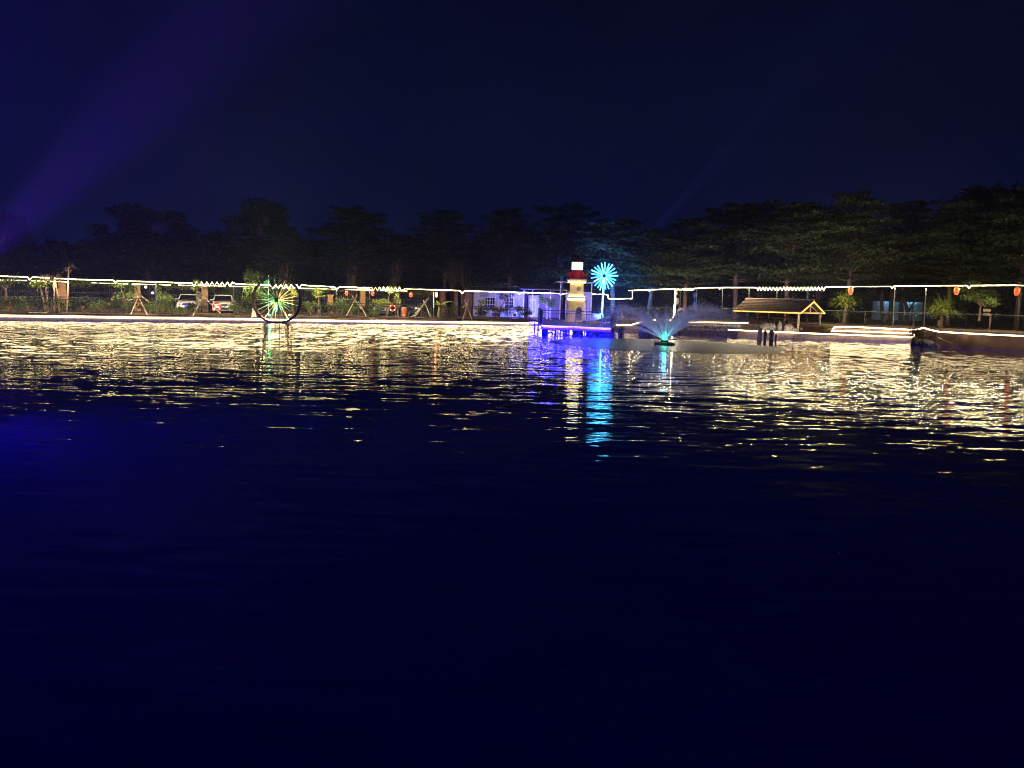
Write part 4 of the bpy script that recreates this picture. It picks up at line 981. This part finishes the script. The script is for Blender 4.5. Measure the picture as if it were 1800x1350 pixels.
for k, (px, d, w, h, lm, lab) in enumerate(((283, 3.0, 1.9, 1.5, L_SHRUB, 'olive shrub right of the first bamboo tripod'), (300, 2.6, 1.6, 1.2, L_SHRUB, 'dull red-tinged shrub left of the first white car'), (322, 2.4, 1.5, .7, L_SHRUB, 'low shrub in front of the first white car'), (346, 2.4, 1.3, 1.0, L_DARK, 'low dark shrub between the crossed poles and the first white car'), (418, 2.6, 1.9, 1.2, L_SHRUB, 'low fern-like shrub right of the second white car'), (432, 3.2, 2.0, 1.6, L_DARK, 'dark shrub behind the pale trestle'), (545, 2.8, 1.8, 1.3, L_SHRUB, 'shrub just right of the water wheel'), (572, 2.8, 1.7, 1.2, L_DARK, 'dark shrub below the slim tan pillar'), (598, 2.8, 2.0, 1.8, L_SHRUB, 'bright bushy shrub under the first red lantern'), (616, 2.4, 1.6, 1.1, L_SHRUB, 'shrub under the crossed bamboo poles'), (645, 2.6, 1.5, 1.1, L_DARK, 'dark shrub left of the silver saloon'), (655, 2.3, 1.2, .9, L_SHRUB, 'small shrub in front of the silver saloon'), (717, 2.6, 1.0, 1.2, L_DARK, 'upright grey-green shrub in front of the navy car'), (852, 3.0, 1.7, 1.1, L_DARK, 'blue-lit shrub under the left cabin window'), (872, 2.9, 1.5, 1.2, L_DARK, 'blue-lit shrub between the cabin windows'), (892, 2.9, 1.9, 1.2, L_DARK, 'blue-lit shrub under the right cabin window'), (912, 2.7, 1.9, 1.3, L_SHRUB, 'blue-lit spiky shrub right of the cabin windows'), (926, 2.6, 1.2, 1.0, L_DARK, 'blue-lit shrub at the left end of the shelter'))):
    shrub('shrub', lab, 'shrub', foot_l(px, d, .55), 60 + k, w, h, lm, 400, .14, 0, 6, GB)
small_tree('small_tree', 'bright lime bush tree in front of the cabin\'s left window', foot_l(842, 3.4, .6), 101, .75, 2.0, 1.1, L_LIGHT, 620, .16)
small_tree('small_tree', 'leafy young tree with dark leaves left of the second tan pillar', foot_l(222, 3.6, .6), 102, 1.0, 2.6, 1.5, L_SHRUB, 1000, .17)
small_tree('small_tree', 'leafy young tree right of the second tan pillar', foot_l(287, 4.6, .6), 103, 1.1, 1.9, 1.7, L_SHRUB, 800, .17)
small_tree('small_tree', 'large leafy bush tree rising above the string left of the water wheel', foot_l(443, 3.6, .6), 104, 1.3, 3.4, 3.1, L_SHRUB, 2200, .17)
small_tree('small_tree', 'pale green young tree in front of the two parked cars', foot_l(680, 3.0, .6), 105, 1.0, 2.5, 1.9, L_LIGHT, 1300, .17)
small_tree('small_tree', 'small side-branching tree right of the pale green one', foot_l(699, 3.1, .6), 106, .9, 1.1, 1.4, L_LIGHT, 420, .17)
small_tree('small_tree', 'sparse tree with a leaning dark trunk before the cabin windows', foot_l(876, 3.3, .6), 107, 1.9, 1.9, 1.2, L_DARK, 360, .18, .7)
small_tree('small_tree', 'bushy tree on a thin stem in front of the shelter', foot_l(962, 2.6, .6), 108, 1.2, 2.2, 1.9, L_SHRUB, 900, .17)
small_tree('small_tree', 'dense dark green tree between the two white cars', foot_l(391, 8.0, .6), 109, 1.0, 3.2, 1.9, L_SHRUB, 1300, .2)
small_tree('small_tree', 'young leafy tree over the crossed bamboo poles by the orange pillar', foot_l(346, 2.2, .6), 110, 2.1, .95, .9, L_LIGHT, 260, .16)
small_tree('small_tree', 'young tree just right of the water wheel with drooping leaves', foot_l(560, 3.4, .6), 111, 1.7, 1.5, .9, L_LIGHT, 330, .17)
small_tree('small_tree', 'yellow-green young tree behind the upper right of the water wheel', foot_l(514, 3.2, .6), 112, 1.6, 1.3, 1.2, L_LIGHT, 330, .17)
small_tree('small_tree', 'round leafy crown hanging over the railing under the far lantern', Vector(at_y(1722, 560, 61)) * 1.0, 113, 1.1, 3.6, 1.9, L_SHRUB, 1500, .18)
small_tree('small_tree', 'small leafy tree over the first bars at the far left', foot_l(12, 5.0, .6), 114, 1.8, 3.0, 1.1, L_SHRUB, 700, .17)
for k, (px, d, lab) in enumerate(((-8, 2.8, 'at the very left edge of the bank'), (30, 3.4, 'behind the pale pink blooms'), (66, 3.2, 'between the leaning trunks'), (106, 3.4, 'behind the slender trunks'), (134, 3.3, 'right of the wide tan pillar'), (160, 3.2, 'left of the scattered pink blooms'), (184, 3.5, 'behind the scattered pink blooms'), (210, 3.4, 'behind the big red bloom'), (255, 3.4, 'under the bamboo tripod by the second pillar'), (270, 2.9, 'by the string pole right of the second pillar'), (460, 3.6, 'behind the left of the water wheel'), (520, 3.3, 'behind the right of the water wheel'), (585, 3.5, 'behind the slim tan pillar'), (630, 3.5, 'left of the second red lantern'), (740, 3.0, 'inside the bamboo tripod by the navy car'), (790, 3.2, 'beside the banana plant'))):
    shrub('shrub', 'dark dense shrub ' + lab, 'shrub', foot_l(px, d, .55), 160 + k, 1.7, 1.15 + .12*(k % 3), L_DARK if k % 3 else L_SHRUB, 420, .14, 0, 6, GB)
# leaning palm trunks at the far left
for k, (x0, y0, x1, y1, lab) in enumerate(((81, 543, 69, 500, 'leaning palm with a small yellow crown, first of the four'), (84, 543, 78.5, 487, 'thin bare leaning trunk beside the yellow-crowned palm'), (94, 541, 95, 487, 'thin upright trunk left of the wide tan pillar'), (104, 541, 96, 487, 'thin trunk leaning left in front of the wide tan pillar'), (116.5, 541, 120.5, 470, 'slim trunk passing the right edge of the wide tan pillar, rising above the string'))):
    a, b = at_l(x0, y0, 1.7 + .2*k), at_l(x1, y1, 2.0 + .2*k); a.z = .5
    r_ = thing('slender_trunk', lab, 'tree', tuple(a), group='slender trunks by the wide tan pillar')
    MB().tube([a, a.lerp(b, .5) + Vector((.03, 0, 0)), b], [.075, .06, .045], 6).build('trunk', M_PBARK, r_, True)
    rng = np.random.default_rng(k); c = MB().leaves(np.asarray(b) + rng.normal(0, 1, (130 if k == 0 else 60, 3))*np.array((.32, .3, .16)), .26, rng, droop=.5)
    stuff(c.build('crown', L_LIGHT if k == 0 else L_DRY, r_, True))
# strap-leaved clumps
def straps(name, label, loc, seed, n, L, base_h, leafm):
    rng = np.random.default_rng(seed); root = thing(name, label, 'shrub', tuple(loc)); b = MB()
    for k in range(n):
        a = rng.uniform(0, 6.28); e0 = rng.uniform(.25, 1.35); l = L*rng.uniform(.7, 1.15); wd2 = .035
        p = Vector((rng.normal(0, .18), rng.normal(0, .18), base_h*rng.uniform(.75, 1.1))); d = Vector((math.cos(a)*math.cos(e0), math.sin(a)*math.cos(e0), math.sin(e0)))
        s = Vector((-math.sin(a), math.cos(a), 0))*wd2; prev = None
        for q in range(5):
            ww_ = 1 - .2*q; c = (p - s*ww_, p + s*ww_)
            if prev: b.quad(prev[0], prev[1], c[1], c[0])
            prev = c; p = p + d*(l/4); d = (d + Vector((0, 0, -.42))).normalized()
    stuff(b.build('leaves', leafm, root)); MB().tube([(0, 0, -.2), (0, 0, base_h)], [.16, .12], 8).build('trunk', M_BARK, root); return root
p = at_y(1484, 566, 66.5); straps('strap_leaved_bush', 'drooping strap-leaved bush right of the pavilion roof', (p.x, p.y, 1.1), 5, 300, 1.5, 2.0, L_LIGHT)
p = at_y(1655, 566, 62.5); straps('strap_leaved_bush', 'big strap-leaved clump between the pale blue building and a lantern', (p.x, p.y, 1.1), 6, 380, 1.7, 1.4, L_LIGHT)
shrub('creeper_bush', 'lit creeper foliage under the drooping bush behind the railing', 'shrub', (at_y(1481, 566, 67).x, 67, 1.1), 77, 1.5, 2.0, L_SHRUB, 420, .15, 0, 6)
rkb = shrub('rock_bush', 'dark scrubby bush on rocks at the end of the terrace steps', 'shrub', tuple(at_z(1622, 607, 0)), 78, 1.6, 1.35, L_DRY, 520, .14, 0, 7)
shrub('shrub', 'small yellow-green shrub left of the terrace steps', 'shrub', (at_y(1452, 580, 62.9).x, 62.9, .5), 79, .7, .6, L_LIGHT, 160, .1, 0, 4, GB)
rock('dark rock at the water under the scrubby bush', 1613, 602, 56.5, (.5, .4, .35), M_STONE, 31); rock('dark mossy rock right of the scrubby bush at the water', 1628, 604, 56, (.55, .4, .3), M_STONE, 33)
# banana plant
p = foot_l(771, 2.6, .55); ba = thing('banana_plant', 'banana plant with broad drooping leaves under the orange lamp', 'banana plant', tuple(p), LROT)
MB().tube([(0, 0, -.1), (.02, 0, .6), (.08, 0, 1.15)], [.16, .13, .09], 8).build('stem', mat('banana_stem', (.28, .34, .10), .6, .25, 5), ba)
for k, (a, e0, L) in enumerate(((0, .8, 1.9), (.35, .35, 1.9), (-.2, .1, 1.5), (3.0, .9, .9), (1.6, 1.1, 1.1), (-1.2, .6, 1.3))):
    b = MB(); p0 = Vector((.05, 0, 1.05)); d = Vector((math.cos(a)*math.cos(e0), math.sin(a)*math.cos(e0), math.sin(e0))); s = Vector((-math.sin(a), math.cos(a), .25)).normalized(); prev = None
    for q in range(8):
        w_ = .21*math.sin(math.pi*min(1, q/7*.92+.06)); c = (p0 - s*w_, p0 + Vector((0, 0, -.03)), p0 + s*w_)
        if prev: b.quad(prev[0], prev[1], c[1], c[0]); b.quad(prev[1], prev[2], c[2], c[1])
        prev = c; p0 = p0 + d*(L/7); d = (d + Vector((0, 0, -.2))).normalized()
    b.build('leaf', L_LIGHT, ba)
# creeper over the cabin roof and the fence top
def creeper(label, px0, px1, py, d, leafm, n, h=.3):
    a, b = at_l(px0, py, d), at_l(px1, py, d); rng = np.random.default_rng(int(px0)); f = rng.uniform(0, 1, n)
    C = np.asarray(a)[None]*(1-f[:, None]) + np.asarray(b)[None]*f[:, None] + rng.normal(0, 1, (n, 3))*np.array((.12, .25, h*.5)); 
    root = thing('creeper', label, 'climbing plant', tuple(a), group='climbing plants on the fence top'); stuff(MB().leaves(C, .17, rng).build('leaves', leafm, root, True))
    MB().tube([a, a.lerp(b, .5) + Vector((0, 0, -.08)), b], .02, 4).build('vine', M_BARK, root, True)
creeper('flowering creeper sprawling on the blue-lit cabin roof', 822, 930, 503, 7, L_SHRUB, 700, .75)
creeper('creeper lit yellow on the fence top at the leaning trunks', 55, 105, 496, 7.6, L_LIGHT, 260)
creeper('creeper lit yellow on the fence top right of the wide pillar', 122, 165, 498, 7.4, L_LIGHT, 260)
creeper('creeper lit yellow on the fence top left of the second pillar', 195, 230, 499, 7.4, L_LIGHT, 220)
creeper('creeper on the fence top over the first white car', 290, 350, 504, 7.4, L_LIGHT, 260)
creeper('creeper on the fence top right of the water wheel', 535, 600, 510, 7.4, L_LIGHT, 260)
creeper('creeper lit yellow on the fence top over the navy car', 720, 762, 516, 7.4, L_LIGHT, 280)

# ------------------------------------------------------------------ trees behind
def tiered_tree(seed, H, Rm, th):
    """umbrella tree: flat, widely spread sprays of fine leaves on near-level limbs"""
    rng = np.random.default_rng(seed); t = MB(); b = MB()
    t.tube([(0, 0, -.3), (rng.normal(0, .1), 0, th*.5), (rng.normal(0, .15), 0, th), (rng.normal(0, .2), 0, H*.7), (0, 0, H*.95)], [.26, .22, .19, .11, .03], 8)
    NL = 66
    for i in range(NL):
        f = (i + rng.uniform(-.6, .6))/NL; f = min(max(f, 0), 1); z = th + (H-th)*f*.93
        rr = Rm*(.80 + .32*math.sin(math.pi*min(1, f*1.6)))*(1.0 - .45*f**3)
        a = i*2.39996 + rng.uniform(-.5, .5); L = rr*rng.uniform(.55, 1.15); up_ = rng.uniform(-.04, .22)
        e = Vector((math.cos(a)*L, math.sin(a)*L, z + L*up_)); s = Vector((0, 0, z - .15))
        t.tube([s, s.lerp(e, .5) + Vector((0, 0, .12)), e], [.07*(1-.5*f), .045*(1-.5*f), .012], 4)
        n = int(60 + 44*L); q = rng.uniform(.2, 1.06, n); lat = rng.normal(0, 1, n)*(.10+.20*(1-np.abs(q-.65)))*L
        C = np.stack([math.cos(a)*q*L - math.sin(a)*lat, math.sin(a)*q*L + math.cos(a)*lat, z + q*L*up_ + rng.normal(0, .09, n) - .12*np.abs(lat)], 1)
        b.leaves(C, .33, rng, flat=.55, ratio=.5)
    return b, t
def round_tree(seed, H, Rm, th):
    rng = np.random.default_rng(seed); t = MB(); b = MB()
    t.tube([(0, 0, -.3), (.1, 0, th), (0, 0, H*.75)], [.32, .25, .1], 8)
    for k in range(58):
        a = k*2.39996 + rng.uniform(-.4, .4); f = rng.uniform(0, 1); z = th + (H-th)*(.02+.88*f); rr = Rm*math.sqrt(max(.05, 1-(f*1.05-.35)**2/.62))*rng.uniform(.25, .88)
        c = Vector((math.cos(a)*rr, math.sin(a)*rr, z)); t.tube([(0, 0, th*.8 + (z-th)*.45), Vector((0, 0, z)).lerp(c, .5), c], [.09, .06, .02], 4)
        b.leaves(ell(rng, 190, c, (Rm*rng.uniform(.2, .34), Rm*.3, (H-th)*rng.uniform(.07, .14)), .25), .42, rng, flat=.3, ratio=.55)
    return b, t
KIND = {}
def proto(kind, seed):
    if (kind, seed) not in KIND:
        b, t = (tiered_tree if kind == 'tiered' else round_tree)(seed, 13, 5.2 if kind == 'tiered' else 4.8, 4.2 if kind == 'tiered' else 3.2)
        ob = b.build('crown', L_TREE2 if kind == 'tiered' else L_TREE); ot = t.build('trunk', M_PBARK if kind == 'tiered' else M_BARK)
        KIND[(kind, seed)] = (ob.data, ot.data); bpy.data.objects.remove(ob); bpy.data.objects.remove(ot)
    return KIND[(kind, seed)]
def tree(label, kind, seed, px, top_py, Y, wpx, group, gz=.8):
    cm, tm = proto(kind, seed); f = foot_y(px, Y, gz); top = at_y(px, top_py, Y).z
    sc_ = (top-gz)/13; sx = (wpx/FPX*Y/2)/5.0
    root = thing('tree', label, 'tree', tuple(f), random.uniform(0, 6.28), group, (sx, sx, sc_))
    for nm, me in (('crown', cm), ('trunk', tm)):
        o = bpy.data.objects.new(nm, me); COL.objects.link(o); o.parent = root
        if nm == 'crown': o['kind'] = 'stuff'
G1, G2 = 'dark round trees beyond the far bank', 'tiered umbrella trees beyond the banks'
tree('dark round tree at the far left edge, lowest of the skyline', 'round', 1, 8, 370, 82, 130, G1)
tree('small dark tree in the dip beside the far left tree', 'round', 2, 118, 425, 84, 150, G1)
tree('broad dark round tree with a lumpy top behind the wide tan pillar', 'round', 3, 262, 347, 90, 205, G1)
tree('low dark tree filling the gap left of the water wheel', 'round', 2, 362, 398, 92, 110, G1)
tree('tall dark round tree behind the water wheel', 'round', 1, 462, 348, 90, 165, G1)
tree('dark tiered tree right of the water wheel with a flat ragged top', 'tiered', 4, 622, 358, 96, 175, G2)
tree('dark tiered tree above the pale green bush tree', 'tiered', 5, 782, 362, 98, 150, G2)
tree('dark tiered tree behind the cabin roof', 'tiered', 6, 892, 358, 100, 150, G2)
tree('tiered tree behind the shelter left of the lighthouse', 'tiered', 4, 985, 350, 97, 170, G2)
tree('tiered tree lit cyan behind the glowing dandelion', 'tiered', 5, 1078, 378, 88, 190, G2)
tree('tiered tree with pale bluish sprays right of the dandelion', 'tiered', 6, 1140, 395, 84, 150, G2)
tree('tiered tree with a thick pale trunk behind the tightly coiled rope light', 'tiered', 4, 1204, 378, 75, 165, G2, 1.1)
tree('tall tiered tree at the left end of the thatched roof', 'tiered', 5, 1293, 349, 77, 185, G2, 1.1)
tree('tall tiered tree with a thick trunk behind the pavilion roof', 'tiered', 6, 1384, 346, 74, 175, G2, 1.1)
tree('tiered tree with bright lower sprays right of the pavilion', 'tiered', 4, 1490, 330, 74, 180, G2, 1.1)
tree('dark tiered tree in front of the pale blue building', 'tiered', 5, 1585, 345, 82, 175, G2, 1.1)
tree('tiered tree above the strap-leaved clump', 'tiered', 6, 1668, 350, 72, 175, G2, 1.1)
tree('tiered tree with lit sprays at the far right edge', 'tiered', 4, 1790, 318, 68, 200, G2, 1.1)
tree('dark background tree filling the gap between pavilion trees', 'round', 3, 1440, 350, 100, 220, G1, 1)
tree('dark background tree at the far right behind the lanterns', 'round', 1, 1730, 322, 98, 240, G1, 1)
tree('dark tree behind the tall one at the thatched roof end', 'round', 2, 1335, 352, 104, 200, G1, 1)
for k, (px, py, lab) in enumerate(((545, 420, 'right of the water wheel'), (700, 410, 'over the zigzag string by the pale green tree'), (845, 412, 'over the cabin\'s left end'), (940, 420, 'over the shelter'), (200, 425, 'over the wide tan pillar'), (1030, 420, 'directly behind the lighthouse'), (1240, 420, 'left of the pavilion'), (1540, 415, 'left of the pale blue building'), (60, 430, 'over the leaning trunks'), (410, 430, 'over the white cars'))):
    tree('low dark tree of the rear row, ' + lab, 'round', 1 + k % 3, px, py, 108, 200, 'low dark trees of the rear row', .6)
# bare twiggy shrubs behind the fence
for k, (px, top, lab) in enumerate(((620, 462, 'right of the slim tan pillar'), (693, 452, 'with pale leaf dots above the pale green tree'), (795, 455, 'behind the brown gate pillars'), (815, 460, 'behind the broad brown pillar'), (500, 458, 'above the water wheel'))):
    f = foot_l(px, 12 + k % 2, .6); t = at_l(px, top, 12); h = t.z - .6; rng = np.random.default_rng(k + 40)
    root = thing('twiggy_tree', 'small bare twiggy tree ' + lab, 'tree', tuple(f), group='small bare trees behind the fence'); b = MB(); tips = []
    for q in range(26):
        a = rng.uniform(0, 6.28); s = rng.uniform(.15, .75); e = Vector((math.cos(a)*s*1.5, math.sin(a)*s*1.2, h*rng.uniform(.7, 1.02))); m_ = Vector((e.x*.35, e.y*.35, h*rng.uniform(.35, .6)))
        b.tube([(0, 0, h*.15), m_, e], [.035, .02, .008], 4); tips += [m_.lerp(e, u_) for u_ in (.6, .8, 1)]
    b.tube([(0, 0, -.2), (0, 0, h*.3)], [.08, .05], 6); b.build('branches', M_BARK, root)
    stuff(MB().leaves(np.array([tuple(v) for v in tips]), .16, rng).build('leaves', L_SHRUB if k in (1, 4) else L_DRY, root))

# dark leaning trunks in front of the pale blue building
for k, (x0, x1, y1, lab) in enumerate(((1556, 1552, 505, 'left'), (1566, 1568, 505, 'middle'), (1597, 1588, 520, 'forked right'))):
    f = foot_y(x0, 80, 1.0); t_ = at_y(x1, y1, 80); root = thing('dark_tree', 'dark bare-stemmed small tree before the pale blue building, the ' + lab + ' one', 'tree', tuple(f))
    b = MB().tube([f, f.lerp(t_, .5) + Vector((.2*(k-1), 0, 0)), t_], [.22, .18, .12], 6); 
    if k == 2: b.tube([f.lerp(t_, .35), at_y(1612, 524, 80)], [.14, .06], 5)
    b.build('trunk', M_BARK, root, True); rng = np.random.default_rng(k+3)
    stuff(MB().leaves(np.asarray(t_)[None] + rng.normal(0, 1, (420, 3))*np.array((1.3, .8, .55)) + np.array((0, 0, .35)), .3, rng).build('crown', L_DARK, root, True))
# far woods closing the view behind the trees
rng = np.random.default_rng(99); n_ = 16000
xs = rng.uniform(-120, 110, n_); Cw = np.stack([xs, 122 + rng.uniform(-4, 4, n_), rng.uniform(0, 1, n_)**.8*(7.5 + 1.5*np.sin(xs*.23) + 1.2*np.sin(xs*.61+1))], 1)
fw_ = MB().leaves(Cw, 1.3, rng, ratio=.7).build('far_woods', L_TREE); stuff(fw_)
# night haze over the lake
hz = bpy.data.materials.new('haze'); hz.use_nodes = True; hn = hz.node_tree; hn.nodes.clear()
ho = hn.nodes.new('ShaderNodeOutputMaterial'); pvn = hn.nodes.new('ShaderNodeVolumePrincipled')
pvn.inputs['Color'].default_value = (.85, .87, 1, 1); pvn.inputs['Density'].default_value = HAZE
hn.links.new(pvn.outputs[0], ho.inputs['Volume'])
hb = MB().box((0, 65, 34), (500, 160, 72)).build('haze', hz); stuff(hb)
# blue searchlights whose beams show in the haze, then added unseen floods
def search(label, loc, tgt, col, watts, ang):
    o = flood(label, loc, tgt, col, watts, M_BLUE, ang, .05, name='searchlight'); return o
search('blue searchlight on the far bank beyond the left end of the kerb', at_y(-130, 545, 56), at_y(430, 0, 62), (.14, .03, 1.0), BEAM, 21)
search('blue searchlight behind the trees right of the dandelion', at_y(1090, 470, 112), at_y(1400, 130, 112), (.10, .12, 1.0), BEAM*.5, 9)
search('added unseen blue floodlight that tints the trees of the far bank', Vector((-15, 7, 2.6)), Vector((-34, 75, 27)), (.05, .02, 1.0), 90000, 46)  # added out of sight to turn the left trees and sky bluer
search('added unseen violet floodlight that colours the fountain spray', Vector((-14.4, 7, 2.5)), FO_ + Vector((0, 0, 3.2)), (.50, .38, 1.0), 85000, 13)  # added out of sight so spray and churned water turn lavender
search('added unseen wide blue floodlight that tints the near water', Vector((-12.5, 12.5, 1.7)), Vector((2, 11, 0)), (.15, .0, 1.0), 330, 165)  # added out of sight for the blue glow on the lower water
